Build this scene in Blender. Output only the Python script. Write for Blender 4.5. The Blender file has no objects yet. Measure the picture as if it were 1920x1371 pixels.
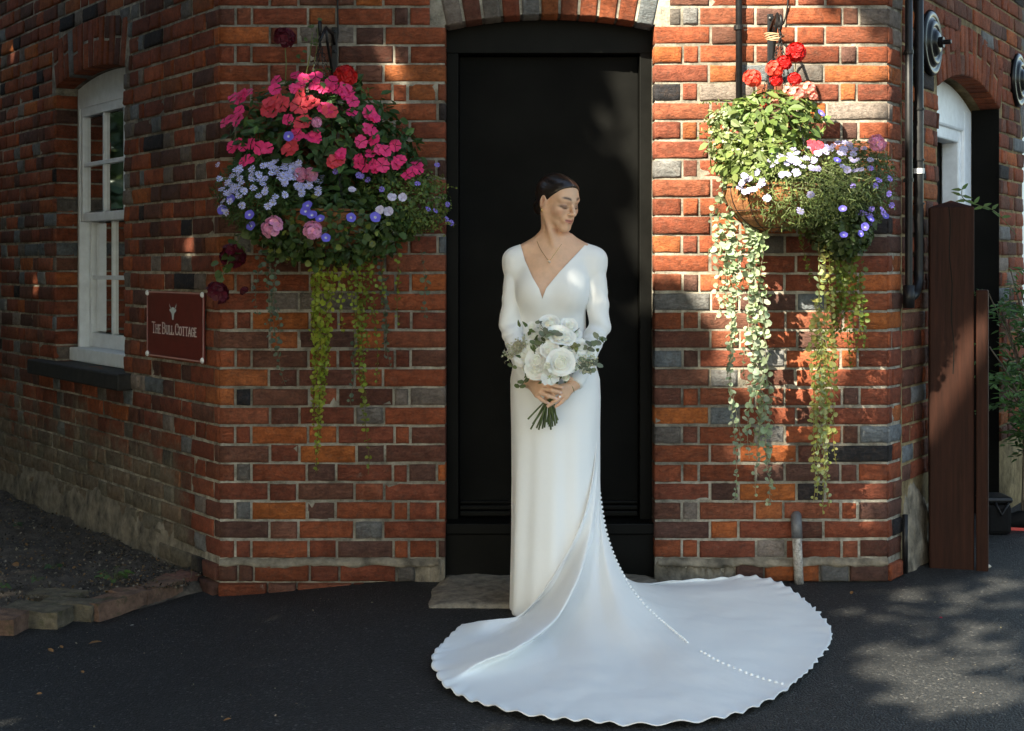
import bpy, bmesh, math, random
import numpy as np
from mathutils import Vector, Matrix, Quaternion
R = math.radians
rng = np.random.default_rng(7)
random.seed(7)
SC = bpy.context.scene
COL = SC.collection

# ------------------------------------------------------------------ camera, sky, sun, exposure
F_PX, CAM_Y, CAM_Z, HOR = 2782.0, -6.1, 1.298, 498.0
cam_d = bpy.data.cameras.new('camera')
cam = bpy.data.objects.new('camera', cam_d)
COL.objects.link(cam)
cam.location = (0, CAM_Y, CAM_Z)
cam.rotation_euler = (R(90), 0, 0)
cam_d.sensor_width = 36.0
cam_d.lens = F_PX / 1920 * 36
cam_d.shift_y = -(1371 / 2 - HOR) / 1920
cam_d.clip_start = 0.1
cam_d.clip_end = 400
SC.camera = cam
SC.render.resolution_x, SC.render.resolution_y = 1024, 731

SUN_TO = Vector((-0.75, -1.0, 0.97)).normalized()       # direction towards the sun
world = bpy.data.worlds.new('World')
SC.world = world
world.use_nodes = True
wn = world.node_tree
sky = wn.nodes.new('ShaderNodeTexSky')
sky.sky_type = 'NISHITA'
sky.sun_disc = False
sky.dust_density = 1.3
sky.sun_elevation = math.asin(SUN_TO.z)
sky.sun_rotation = math.atan2(SUN_TO.x, SUN_TO.y)
wn.links.new(sky.outputs[0], wn.nodes['Background'].inputs[0])
wn.nodes['Background'].inputs[1].default_value = 0.095
sun_d = bpy.data.lights.new('sun', 'SUN')
sun_d.energy = 4.8
sun_d.angle = R(0.53)
sun_d.color = (1.0, 0.96, 0.90)
sun = bpy.data.objects.new('sun', sun_d)
COL.objects.link(sun)
sun.location = (-6, -8, 10)
sun.rotation_euler = SUN_TO.to_track_quat('Z', 'Y').to_euler()
SC.view_settings.view_transform = 'Standard'
SC.view_settings.look = 'None'
SC.view_settings.gamma = 1.0
SC.view_settings.use_curve_mapping = False
SC.view_settings.exposure = 2.15
SC.view_settings.use_white_balance = True
SC.view_settings.white_balance_temperature = 7600
SC.view_settings.white_balance_tint = 4

# ------------------------------------------------------------------ helpers
def PT(px, py, Y):
    d = Y - CAM_Y
    return Vector(((px - 960) / F_PX * d, Y, CAM_Z + (HOR - py) / F_PX * d))
def PD(px, py, d):
    return PT(px, py, d + CAM_Y)
def GR(px, py, z=0.0):
    d = (CAM_Z - z) * F_PX / (py - HOR)
    return Vector(((px - 960) / F_PX * d, d + CAM_Y, z))

def ground_z(x, y):
    t = min(1, max(0, (-0.45 - x) / 0.8))
    return -0.055 * t * t * (3 - 2 * t)

def mesh_from(verts, faces, name='mesh', col=None, smooth=False):
    me = bpy.data.meshes.new(name)
    verts = np.asarray(verts, dtype=float)
    me.from_pydata(verts.tolist(), [], [list(map(int, f)) for f in faces])
    if col is not None:
        a = me.color_attributes.new('Col', 'FLOAT_COLOR', 'POINT')
        c = np.ones((len(verts), 4), dtype=np.float32)
        c[:, :np.shape(col)[-1]] = col
        a.data.foreach_set('color', c.ravel())
    if smooth:
        me.polygons.foreach_set('use_smooth', [True] * len(me.polygons))
    me.update()
    return me

def obj(name, me, mat=None, parent=None, loc=None):
    o = bpy.data.objects.new(name, me)
    COL.objects.link(o)
    if me is not None and mat is not None and len(me.materials) == 0:
        for m in (mat if isinstance(mat, (list, tuple)) else [mat]):
            me.materials.append(m)
    if parent is not None:
        o.parent = parent
    if loc is not None:
        o.location = loc
    return o

def tag(o, label=None, cat=None, group=None, kind=None):
    if label: o['label'] = label
    if cat: o['category'] = cat
    if group: o['group'] = group
    if kind: o['kind'] = kind
    return o

def thing(name, label, cat, loc=(0, 0, 0), group=None):
    o = bpy.data.objects.new(name, None)
    o.empty_display_size = 0.1
    COL.objects.link(o)
    o.location = loc
    return tag(o, label, cat, group)

def keep(o, parent):
    """parent an object built in world coordinates under an Empty that is not at the origin"""
    o.parent = parent
    o.matrix_parent_inverse = Matrix.Translation(parent.location).inverted()
    return o

class MB:
    """collects simple shapes into one mesh"""
    def __init__(s): s.v = []; s.f = []; s.c = []; s.m = []
    def add(s, verts, faces, col=None, mi=0):
        b = len(s.v)
        s.v += [tuple(v) for v in verts]
        s.f += [tuple(i + b for i in f) for f in faces]
        s.m += [mi] * len(faces)
        s.c += [col if col is not None else (1, 1, 1)] * len(verts)
    def box(s, x0, x1, y0, y1, z0, z1, M=None, col=None, mi=0):
        vs = [Vector((x, y, z)) for x in (x0, x1) for y in (y0, y1) for z in (z0, z1)]
        if M is not None: vs = [M @ v for v in vs]
        s.add(vs, [(0, 1, 3, 2), (4, 6, 7, 5), (0, 4, 5, 1), (2, 3, 7, 6), (0, 2, 6, 4), (1, 5, 7, 3)], col, mi)
    def tube(s, pts, rad, n=8, cap=True, col=None, mi=0, closed=False):
        pts = [Vector(p) for p in pts]
        rs = rad if isinstance(rad, (list, tuple)) else [rad] * len(pts)
        N = len(pts); vs = []; fs = []
        up = None
        for i, p in enumerate(pts):
            a = pts[(i - 1) % N] if (closed or i > 0) else p
            b = pts[(i + 1) % N] if (closed or i < N - 1) else p
            t = (b - a).normalized()
            if up is None:
                up = Vector((0, 0, 1)) if abs(t.z) < 0.9 else Vector((1, 0, 0))
            x = t.cross(up).normalized(); up = x.cross(t).normalized()
            for k in range(n):
                an = 2 * math.pi * k / n
                vs.append(p + (x * math.cos(an) + up * math.sin(an)) * rs[i])
        for i in range(N if closed else N - 1):
            j = (i + 1) % N
            for k in range(n):
                l = (k + 1) % n
                fs.append((i * n + k, j * n + k, j * n + l, i * n + l))
        if cap and not closed:
            fs.append(tuple(range(n))); fs.append(tuple(range((N - 1) * n, N * n))[::-1])
        s.add(vs, fs, col, mi)
    def lathe(s, prof, M, n=32, col=None, mi=0):
        """prof: (radius, height) along local z"""
        vs = []; fs = []
        for r, h in prof:
            for k in range(n):
                a = 2 * math.pi * k / n
                vs.append(M @ Vector((r * math.cos(a), r * math.sin(a), h)))
        for i in range(len(prof) - 1):
            for k in range(n):
                l = (k + 1) % n
                fs.append((i * n + k, i * n + l, (i + 1) * n + l, (i + 1) * n + k))
        s.add(vs, fs, col, mi)
    def build(s, name, mat, parent=None, smooth=False, loc=None, bevel=0):
        me = mesh_from(s.v, s.f, name, s.c, smooth)
        o = obj(name, me, mat, parent, loc)
        if len(set(s.m)) > 1: me.polygons.foreach_set('material_index', s.m)
        if bevel:
            md = o.modifiers.new('bevel', 'BEVEL'); md.width = bevel; md.segments = 2; md.limit_method = 'ANGLE'
        return o

def frame_from(normal, up=Vector((0, 0, 1))):
    return Vector(normal).to_track_quat('Z', 'Y').to_matrix().to_4x4()

def sfit(a, b, x):
    t = np.clip((x - a) / (b - a), 0, 1)
    return t * t * (3 - 2 * t)

# ------------------------------------------------------------------ materials
def mat_new(name):
    m = bpy.data.materials.new(name); m.use_nodes = True
    nt = m.node_tree
    return m, nt, nt.nodes['Principled BSDF']
def N(nt, t, **kw):
    n = nt.nodes.new(t)
    for k, v in kw.items():
        if k.startswith('i_'): n.inputs[k[2:].replace('_', ' ')].default_value = v
        else: setattr(n, k, v)
    return n
def noise(nt, scale, detail=4, rough=0.6, vec=None, dist=0):
    n = N(nt, 'ShaderNodeTexNoise')
    n.inputs['Scale'].default_value = scale; n.inputs['Detail'].default_value = detail
    n.inputs['Roughness'].default_value = rough; n.inputs['Distortion'].default_value = dist
    if vec is not None: nt.links.new(vec, n.inputs['Vector'])
    return n
def ramp(nt, src, stops):
    r = N(nt, 'ShaderNodeValToRGB')
    el = r.color_ramp.elements
    while len(el) < len(stops): el.new(0.5)
    for e, (p, c) in zip(el, stops):
        e.position = p; e.color = (c, c, c, 1) if not isinstance(c, tuple) else (*c, 1)
    nt.links.new(src, r.inputs[0])
    return r
def mix(nt, fac, a, b, mode='MIX'):
    n = N(nt, 'ShaderNodeMix', data_type='RGBA', blend_type=mode)
    def put(sock, v):
        if hasattr(v, 'node'): nt.links.new(v, sock)
        elif isinstance(v, tuple): sock.default_value = (*v, 1)
        else: sock.default_value = v
    put(n.inputs[0], fac); put(n.inputs[6], a); put(n.inputs[7], b)
    return n.outputs[2]
def bump(nt, bsdf, h, strength=0.5, dist=0.005, prev=None):
    b = N(nt, 'ShaderNodeBump'); b.inputs['Strength'].default_value = strength; b.inputs['Distance'].default_value = dist
    nt.links.new(h, b.inputs['Height'])
    if prev is not None: nt.links.new(prev, b.inputs['Normal'])
    nt.links.new(b.outputs[0], bsdf.inputs['Normal'])
    return b.outputs[0]
def wpos(nt):
    return N(nt, 'ShaderNodeNewGeometry').outputs['Position']
def simple(name, col, rough=0.6, metal=0, spec=0.5, nscale=None, namt=0.25, bmp=0, bscale=60, bdist=0.003):
    m, nt, b = mat_new(name)
    b.inputs['Roughness'].default_value = rough; b.inputs['Metallic'].default_value = metal
    b.inputs['Specular IOR Level'].default_value = spec
    b.inputs['Base Color'].default_value = (*col, 1)
    p = wpos(nt)
    if nscale:
        r = ramp(nt, noise(nt, nscale, 5, 0.65, p).outputs[0], [(0.3, 1 - namt), (0.7, 1 + namt)])
        nt.links.new(mix(nt, 1.0, col, r.outputs[0], 'MULTIPLY'), b.inputs['Base Color'])
    if bmp:
        bump(nt, b, noise(nt, bscale, 5, 0.65, p).outputs[0], bmp, bdist)
    return m

def brick_material():
    m, nt, b = mat_new('brick')
    p = wpos(nt)
    col = N(nt, 'ShaderNodeVertexColor', layer_name='Col')
    n1 = ramp(nt, noise(nt, 26, 5, 0.65, p).outputs[0], [(0.25, 0.62), (0.5, 1.05), (0.78, 1.4)])
    c = mix(nt, 1.0, col.outputs[0], n1.outputs[0], 'MULTIPLY')
    n2 = ramp(nt, noise(nt, 120, 3, 0.6, p).outputs[0], [(0.3, 0.7), (0.6, 1.1)])
    c = mix(nt, 0.7, c, n2.outputs[0], 'MULTIPLY')
    soot = ramp(nt, noise(nt, 3.1, 5, 0.65, p).outputs[0], [(0.32, 0.62), (0.62, 1.06)])
    c = mix(nt, 1.0, c, soot.outputs[0], 'MULTIPLY')
    dirt = ramp(nt, noise(nt, 48, 5, 0.75, p).outputs[0], [(0.5, 0), (0.72, 0.5)])
    c = mix(nt, dirt.outputs[0], c, (0.10, 0.062, 0.045))
    # burnt dark patches and lime smears
    burn = ramp(nt, noise(nt, 9, 4, 0.7, p, 0.6).outputs[0], [(0.60, 0), (0.76, 0.55)])
    c = mix(nt, burn.outputs[0], c, (0.045, 0.028, 0.024))
    lime = ramp(nt, noise(nt, 17, 8, 0.78, p).outputs[0], [(0.64, 0), (0.74, 0.55)])
    c = mix(nt, lime.outputs[0], c, (0.36, 0.31, 0.26))
    # salts and earth splashed up the foot of the left return wall, white bloom at the sill corner
    s = N(nt, 'ShaderNodeSeparateXYZ'); nt.links.new(p, s.inputs[0])
    zr = N(nt, 'ShaderNodeMapRange'); nt.links.new(s.outputs['Z'], zr.inputs[0])
    zr.inputs[1].default_value = 0.72; zr.inputs[2].default_value = 0.12
    xr = N(nt, 'ShaderNodeMapRange'); nt.links.new(s.outputs['X'], xr.inputs[0])
    xr.inputs[1].default_value = -1.28; xr.inputs[2].default_value = -1.5
    mu = N(nt, 'ShaderNodeMath', operation='MULTIPLY'); nt.links.new(zr.outputs[0], mu.inputs[0]); nt.links.new(xr.outputs[0], mu.inputs[1])
    nn = noise(nt, 4.5, 6, 0.7, p)
    ad = N(nt, 'ShaderNodeMath', operation='MULTIPLY_ADD'); nt.links.new(mu.outputs[0], ad.inputs[0]); ad.inputs[1].default_value = 0.75
    nt.links.new(nn.outputs[0], ad.inputs[2])
    st = ramp(nt, ad.outputs[0], [(0.66, 0), (0.95, 0.85)])
    stc = ramp(nt, noise(nt, 30, 6, 0.75, p).outputs[0], [(0.3, (0.09, 0.075, 0.05)), (0.7, (0.27, 0.23, 0.17))])
    c = mix(nt, st.outputs[0], c, stc.outputs[0])
    nt.links.new(c, b.inputs['Base Color'])
    b.inputs['Roughness'].default_value = 0.88
    b.inputs['Specular IOR Level'].default_value = 0.25
    wv = N(nt, 'ShaderNodeVectorMath', operation='MULTIPLY'); nt.links.new(p, wv.inputs[0]); wv.inputs[1].default_value = (1, 1, 2.6)
    cr = ramp(nt, noise(nt, 30, 7, 0.75, wv.outputs[0], 1.2).outputs[0], [(0.38, 0), (0.5, 0.7), (0.7, 1)])
    pb = bump(nt, b, cr.outputs[0], 0.75, 0.006)
    bump(nt, b, noise(nt, 230, 4, 0.7, p).outputs[0], 0.45, 0.002, pb)
    return m

def mortar_material(name, a, bcol):
    m, nt, b = mat_new(name)
    p = wpos(nt)
    r = ramp(nt, noise(nt, 14, 8, 0.75, p).outputs[0], [(0.37, a), (0.62, bcol)])
    d = ramp(nt, noise(nt, 2.2, 4, 0.6, p).outputs[0], [(0.35, 0.42), (0.65, 1.05)])
    c = mix(nt, 1.0, r.outputs[0], d.outputs[0], 'MULTIPLY')
    nt.links.new(c, b.inputs['Base Color'])
    b.inputs['Roughness'].default_value = 0.95
    b.inputs['Specular IOR Level'].default_value = 0.15
    pb = bump(nt, b, noise(nt, 55, 6, 0.75, p).outputs[0], 0.9, 0.008)
    bump(nt, b, noise(nt, 260, 3, 0.7, p).outputs[0], 0.5, 0.002, pb)
    return m

def asphalt_material():
    m, nt, b = mat_new('asphalt')
    p = wpos(nt)
    v = N(nt, 'ShaderNodeTexVoronoi', feature='F1'); v.inputs['Scale'].default_value = 150; nt.links.new(p, v.inputs['Vector'])
    vc = N(nt, 'ShaderNodeSeparateColor'); nt.links.new(v.outputs['Color'], vc.inputs[0])
    st = ramp(nt, vc.outputs[0], [(0.0, (0.010, 0.0105, 0.011)), (0.75, (0.022, 0.023, 0.024)), (0.965, (0.045, 0.045, 0.044)), (1.0, (0.12, 0.115, 0.11))])
    big = ramp(nt, noise(nt, 1.7, 5, 0.6, p).outputs[0], [(0.3, 0.75), (0.7, 1.25)])
    c = mix(nt, 1.0, st.outputs[0], big.outputs[0], 'MULTIPLY')
    dust = ramp(nt, noise(nt, 5, 8, 0.8, p).outputs[0], [(0.6, 0), (0.8, 0.12)])
    c = mix(nt, dust.outputs[0], c, (0.12, 0.11, 0.095))
    nt.links.new(c, b.inputs['Base Color'])
    b.inputs['Roughness'].default_value = 0.62
    b.inputs['Specular IOR Level'].default_value = 0.35
    h = N(nt, 'ShaderNodeMath', operation='SUBTRACT'); h.inputs[0].default_value = 1
    nt.links.new(v.outputs['Distance'], h.inputs[1])
    pb = bump(nt, b, h.outputs[0], 1.0, 0.008)
    bump(nt, b, noise(nt, 60, 4, 0.7, p).outputs[0], 0.6, 0.006, pb)
    return m

def leaf_material(name, tint=(1, 1, 1), transl=0.3, rough=0.5):
    m, nt, b = mat_new(name)
    col = N(nt, 'ShaderNodeVertexColor', layer_name='Col')
    c = mix(nt, 1.0, col.outputs[0], tint, 'MULTIPLY')
    nt.links.new(c, b.inputs['Base Color'])
    b.inputs['Roughness'].default_value = rough
    b.inputs['Specular IOR Level'].default_value = 0.35
    t = N(nt, 'ShaderNodeBsdfTranslucent')
    nt.links.new(mix(nt, 1.0, c, (1.1, 1.25, 0.7), 'MULTIPLY'), t.inputs[0])
    mx = N(nt, 'ShaderNodeMixShader'); mx.inputs[0].default_value = transl
    nt.links.new(b.outputs[0], mx.inputs[1]); nt.links.new(t.outputs[0], mx.inputs[2])
    nt.links.new(mx.outputs[0], nt.nodes['Material Output'].inputs[0])
    return m

def wood_material(name, a, bcol, rough=0.6):
    m, nt, b = mat_new(name)
    p = wpos(nt)
    wv = N(nt, 'ShaderNodeVectorMath', operation='MULTIPLY'); nt.links.new(p, wv.inputs[0]); wv.inputs[1].default_value = (60, 60, 3)
    g = noise(nt, 1.0, 6, 0.7, wv.outputs[0], 0.4)
    r = ramp(nt, g.outputs[0], [(0.3, a), (0.7, bcol)])
    nt.links.new(r.outputs[0], b.inputs['Base Color'])
    b.inputs['Roughness'].default_value = rough
    b.inputs['Specular IOR Level'].default_value = .12
    bump(nt, b, g.outputs[0], 0.5, 0.003)
    return m

M = {}
M['brick'] = brick_material()
M['mortar'] = mortar_material('lime mortar', (0.17, 0.15, 0.12), (0.50, 0.45, 0.37))
M['mortar_y'] = mortar_material('sandy mortar', (0.17, 0.125, 0.07), (0.40, 0.30, 0.165))
M['asphalt'] = asphalt_material()
M['black_paint'] = simple('black gloss paint', (0.005, 0.005, 0.0045), 0.42, spec=0.07, nscale=5, namt=0.4, bmp=0.08, bscale=25)
M['black_door'] = simple('black door paint', (0.005, 0.005, 0.0045), 0.6, spec=0.06, nscale=3, namt=0.4, bmp=0.06, bscale=40)
M['black_iron'] = simple('black iron', (0.008, 0.008, 0.009), 0.42, spec=0.3, nscale=40, namt=0.4, bmp=0.15, bscale=120, bdist=0.001)
M['black_enamel'] = simple('black enamel', (0.004, 0.004, 0.005), 0.22, spec=0.22)
M['pipe_grey'] = simple('grey painted pipe', (0.12, 0.12, 0.125), 0.5, nscale=30, namt=0.45, bmp=0.1)
M['white_paint'] = simple('white window paint', (0.74, 0.79, 0.84), 0.45, nscale=18, namt=0.1, bmp=0.12, bscale=40)
M['white_plastic'] = simple('white plastic', (0.7, 0.7, 0.7), 0.4)
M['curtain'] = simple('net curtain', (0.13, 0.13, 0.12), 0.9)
M['sill'] = simple('dark stone sill', (0.018, 0.016, 0.014), 0.75, nscale=20, namt=0.5, bmp=0.4)
M['stone'] = simple('worn doorstep stone', (0.22, 0.185, 0.14), 0.92, nscale=22, namt=0.55, bmp=0.8, bscale=35, bdist=0.008)
M['render'] = simple('old render', (0.19, 0.16, 0.12), 0.95, nscale=11, namt=0.75, bmp=0.9, bscale=28, bdist=0.012)
M['soil'] = simple('soil', (0.095, 0.074, 0.056), 0.97, nscale=14, namt=0.55, bmp=1.0, bscale=40, bdist=0.015)
M['post'] = wood_material('brown stained timber', (0.014, 0.005, 0.003), (0.036, 0.012, 0.007), 0.62)
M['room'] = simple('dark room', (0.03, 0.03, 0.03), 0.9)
M['leaf'] = leaf_material('leaf')
M['leaf_tree'] = leaf_material('tree leaf', transl=0.12)
M['bark'] = simple('bark', (0.09, 0.07, 0.05), 0.9, nscale=12, bmp=0.8, bscale=20, bdist=0.02)
gm, nt, b = mat_new('window glass')
b.inputs['Base Color'].default_value = (0.9, 0.95, 0.95, 1)
b.inputs['Roughness'].default_value = 0.03
b.inputs['Transmission Weight'].default_value = 1.0
b.inputs['IOR'].default_value = 1.2
tr = N(nt, 'ShaderNodeBsdfTransparent'); tr.inputs[0].default_value = (0.9, 0.92, 0.92, 1)
gl = N(nt, 'ShaderNodeBsdfGlossy'); gl.inputs['Roughness'].default_value = 0.04
mx = N(nt, 'ShaderNodeMixShader'); fr = N(nt, 'ShaderNodeFresnel'); fr.inputs[0].default_value = 1.5
nt.links.new(fr.outputs[0], mx.inputs[0]); nt.links.new(tr.outputs[0], mx.inputs[1]); nt.links.new(gl.outputs[0], mx.inputs[2])
nt.links.new(mx.outputs[0], nt.nodes['Material Output'].inputs[0])
M['glass'] = gm
#@@PART2
# ------------------------------------------------------------------ ground
def make_ground():
    xs = np.concatenate([np.linspace(-60, -4, 12), np.linspace(-3.6, 3.6, 73), np.linspace(4, 60, 12)])
    ys = np.concatenate([np.linspace(-60, -6, 12), np.linspace(-5.6, 4, 60), np.linspace(5, 60, 10)])
    V = []; Fc = []
    for y in ys:
        for x in xs:
            V.append((x, y, ground_z(x, y) + 0.0015 * math.sin(x * 3.1) * math.sin(y * 2.3)))
    nx = len(xs)
    for j in range(len(ys) - 1):
        for i in range(nx - 1):
            Fc.append((j * nx + i, j * nx + i + 1, (j + 1) * nx + i + 1, (j + 1) * nx + i))
    return obj('ground', mesh_from(V, Fc, 'ground', smooth=True), M['asphalt'])
tag(make_ground(), kind='structure')

# ------------------------------------------------------------------ the cottage
PITCH = 0.07816
ZREF = 0.3287
BR = []       # every brick: dict(wall, verts, faces, col, area)
class Wall:
    def __init__(s, O, w, n, name): s.O = Vector((O[0], O[1], 0)); s.w = Vector((w[0], w[1], 0)).normalized(); s.n = Vector((n[0], n[1], 0)).normalized(); s.name = name
    def p(s, t, z, off=0.0): return s.O + s.w * t + s.n * off + Vector((0, 0, z))
W_F = Wall((0, 0), (1, 0), (0, -1), 'front')
W_L = Wall((-1.2, 0), (-.5696, .8219), (-.8219, -.5696), 'left')
W_C = Wall((1.5417, 0), (.558, .830), (.830, -.558), 'front')
W_R = Wall((1.640, .14), (.518, .855), (.855, -.518), 'right')

ORANGE = [(0.40, 0.115, 0.032), (0.37, 0.100, 0.032), (0.33, 0.10, 0.036)]
RED = [(0.27, 0.070, 0.032), (0.23, 0.060, 0.031), (0.30, 0.080, 0.035), (0.20, 0.056, 0.032), (0.25, 0.076, 0.040)]
BROWN = [(0.135, 0.050, 0.034), (0.16, 0.066, 0.044), (0.11, 0.052, 0.040)]
BLUE = [(0.026, 0.024, 0.025), (0.035, 0.028, 0.028), (0.022, 0.021, 0.024)]
GREY = [(0.19, 0.185, 0.18), (0.15, 0.13, 0.115), (0.21, 0.17, 0.145), (0.165, 0.18, 0.19)]
def brick_color(header, style='front'):
    r = random.random()
    if style == 'right':
        pool = RED if r < 0.42 else BROWN if r < 0.72 else BLUE if r < 0.8 else ORANGE if r < 0.9 else GREY
        if header and r > 0.6: pool = BROWN
    elif header:
        pool = RED if r < 0.50 else ORANGE if r < 0.62 else BROWN if r < 0.84 else GREY if r < 0.96 else BLUE
        if style == 'left' and .44 < r < .60: pool = GREY
    else:
        pool = RED if r < 0.62 else ORANGE if r < 0.76 else BROWN if r < 0.95 else BLUE if r < 0.985 else GREY
    c = np.array(random.choice(pool)) * random.uniform(0.82, 1.18)
    return c

def add_brick(W, s0, s1, z0, z1, col, style, proud=None, depth=0.095, bl=True, br=True, quad=None):
    """one brick: irregular face 4x3, worn arrises, sides going back into the mortar"""
    if proud is None: proud = random.uniform(0.004, 0.0115)
    L, H = s1 - s0, z1 - z0
    bv = min(0.0065, 0.18 * min(L, H))
    nu, nv = 5, 3
    us = np.linspace(0, 1, nu); vs = np.linspace(0, 1, nv)
    tilt = random.uniform(-0.0022, 0.0022); tz = random.uniform(-0.002, 0.002)
    V = []; idx = {}
    def P(u, v, off):
        if quad is None:
            return W.p(s0 + L * u, z0 + H * v, off)
        (a, b_, c_, d_) = quad           # (s,z) of bottom-left, bottom-right, top-right, top-left
        s = (a[0] * (1 - u) + b_[0] * u) * (1 - v) + (d_[0] * (1 - u) + c_[0] * u) * v
        z = (a[1] * (1 - u) + b_[1] * u) * (1 - v) + (d_[1] * (1 - u) + c_[1] * u) * v
        return W.p(s, z, off)
    for j, v in enumerate(vs):
        for i, u in enumerate(us):
            eu = bv / L * (1 if bl else 0) if i == 0 else (-bv / L * (1 if br else 0) if i == nu - 1 else 0)
            ev = bv / H if j == 0 else (-bv / H if j == nv - 1 else 0)
            ju = random.uniform(-.3, .3) * bv / L if 0 < i < nu - 1 or (i == 0 and bl) or (i == nu - 1 and br) else 0
            jv = random.uniform(-.45, .45) * bv / H
            off = proud + random.uniform(-0.0012, 0.0012) + tilt * (u - .5) * 2 + tz * (v - .5) * 2
            if i in (0, nu - 1) and j in (0, nv - 1) and random.random() < .3 and L > .08:
                kn = random.uniform(.004, .012)
                if (i == 0 and bl) or (i > 0 and br): ju += (kn if i == 0 else -kn) / L
                jv += (kn if j == 0 else -kn) * .8 / H; off -= .004
            idx[i, j] = len(V); V.append(P(u + eu + ju, v + ev + jv, off))
    Fc = [(idx[i, j], idx[i + 1, j], idx[i + 1, j + 1], idx[i, j + 1]) for i in range(nu - 1) for j in range(nv - 1)]
    ring = [(i, 0) for i in range(nu)] + [(nu - 1, j) for j in range(1, nv)] + [(i, nv - 1) for i in range(nu - 2, -1, -1)] + [(0, j) for j in range(nv - 2, 0, -1)]
    r1 = []; r2 = []
    for (i, j) in ring:
        jz = random.uniform(-0.0012, 0.0012)
        r1.append(len(V)); V.append(P(us[i], vs[j] + jz / H, proud - 0.75 * bv))
    for (i, j) in ring:
        r2.append(len(V)); V.append(P(us[i], vs[j], -depth))
    n = len(ring)
    for k in range(n):
        l = (k + 1) % n
        a, b_ = idx[ring[k]], idx[ring[l]]
        Fc.append((b_, a, r1[k], r1[l])); Fc.append((r1[l], r1[k], r2[k], r2[l]))
    if W.w.x < 0: Fc = [f[::-1] for f in Fc]
    V = np.array([tuple(v) for v in V])
    c = V.mean(0)
    d = c[1] - CAM_Y
    px = 960 + F_PX * c[0] / d; py = HOR - F_PX * (c[2] - CAM_Z) / d
    view = Vector((0 - c[0], CAM_Y - c[1], 0)).normalized()
    area = L * H * max(0, view.dot(W.n)) * (F_PX / d) ** 2
    if not (-20 < px < 1940 and -15 < py < 1385): area = 0
    BR.append(dict(wall=style, V=V, F=Fc, col=np.array(col), area=area, c=c))

def seq(lengths, total, joint, repeat=('S', 'H')):
    """brick lengths along a row until total is filled"""
    dims = dict(S=0.222, H=0.108, q=0.052)
    out = []; s = 0; i = 0; k = 0
    while s < total - 0.02:
        if i < len(lengths): a = lengths[i]; i += 1
        else: a = repeat[k % len(repeat)]; k += 1
        L = dims[a] if isinstance(a, str) else a
        L *= random.uniform(0.975, 1.025)
        e = min(s + L, total)
        if total - e < 0.035: e = total
        out.append((s, e, L < 0.15)); s = e + joint
    return out

def arch_z(o, s):
    a, b_, sp, cr = o['s0'], o['s1'], o['spring'], o['crown']
    h = cr - sp; w = (b_ - a) / 2
    Rr = (w * w + h * h) / (2 * h); mid = (a + b_) / 2
    return cr - Rr + math.sqrt(max(0, Rr * Rr - (s - mid) ** 2))
def blocked(openings, za, zb):
    zm = (za + zb) / 2; iv = []
    for o in openings:
        if zm < o['zb'] or zm > o['crown'] + o['ah'] + 0.01: continue
        if zm < o['spring'] - 0.01: iv.append((o['s0'], o['s1'])); continue
        w = [s for s in np.linspace(o['s0'] - .06, o['s1'] + .06, 60) if zb < arch_z(o, min(max(s, o['s0']), o['s1'])) + o['ah'] + 0.03]
        if w: iv.append((min(w) - 0.004, max(w) + 0.004))
    return iv

def lay_rows(W, s_lo, s_hi, zlo, zhi, openings, row_fn, style, pitch=PITCH, zref=ZREF, joint=0.011, corner_cols=None, corner_side='lo'):
    k = math.floor((zlo - zref) / pitch)
    while zref + k * pitch < zhi:
        za, zb = zref + k * pitch + joint / 2, zref + (k + 1) * pitch - joint / 2
        if za < zlo - 0.03: k += 1; continue
        for (a, b_, hd) in row_fn(k):
            parts = [(s_lo + a, s_lo + b_)]
            for (x0, x1) in blocked(openings, za, zb):
                np_ = []
                for (p0, p1) in parts:
                    if p1 <= x0 or p0 >= x1: np_.append((p0, p1)); continue
                    if p0 < x0: np_.append((p0, x0))
                    if p1 > x1: np_.append((x1, p1))
                parts = np_
            for (p0, p1) in parts:
                if p1 - p0 < 0.022: continue
                col = brick_color(p1 - p0 < 0.15, style)
                bl = br = True
                if corner_cols is not None:
                    lo = abs(p0 - s_lo) < 1e-4; hi = abs(p1 - s_hi) < 1e-3
                    if lo and 'lo' in corner_side: col = corner_cols.setdefault(('lo', k), col); bl = False
                    if hi and 'hi' in corner_side: col = corner_cols.setdefault(('hi', k), col); br = False
                dz = random.uniform(-0.002, 0.002)
                pr = random.uniform(0.006, 0.008) if not (bl and br) else None
                add_brick(W, p0, p1, za + dz + random.uniform(-.001, .001), zb + dz + random.uniform(-.001, .001), col, style, bl=bl, br=br, proud=pr)
        k += 1

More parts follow.
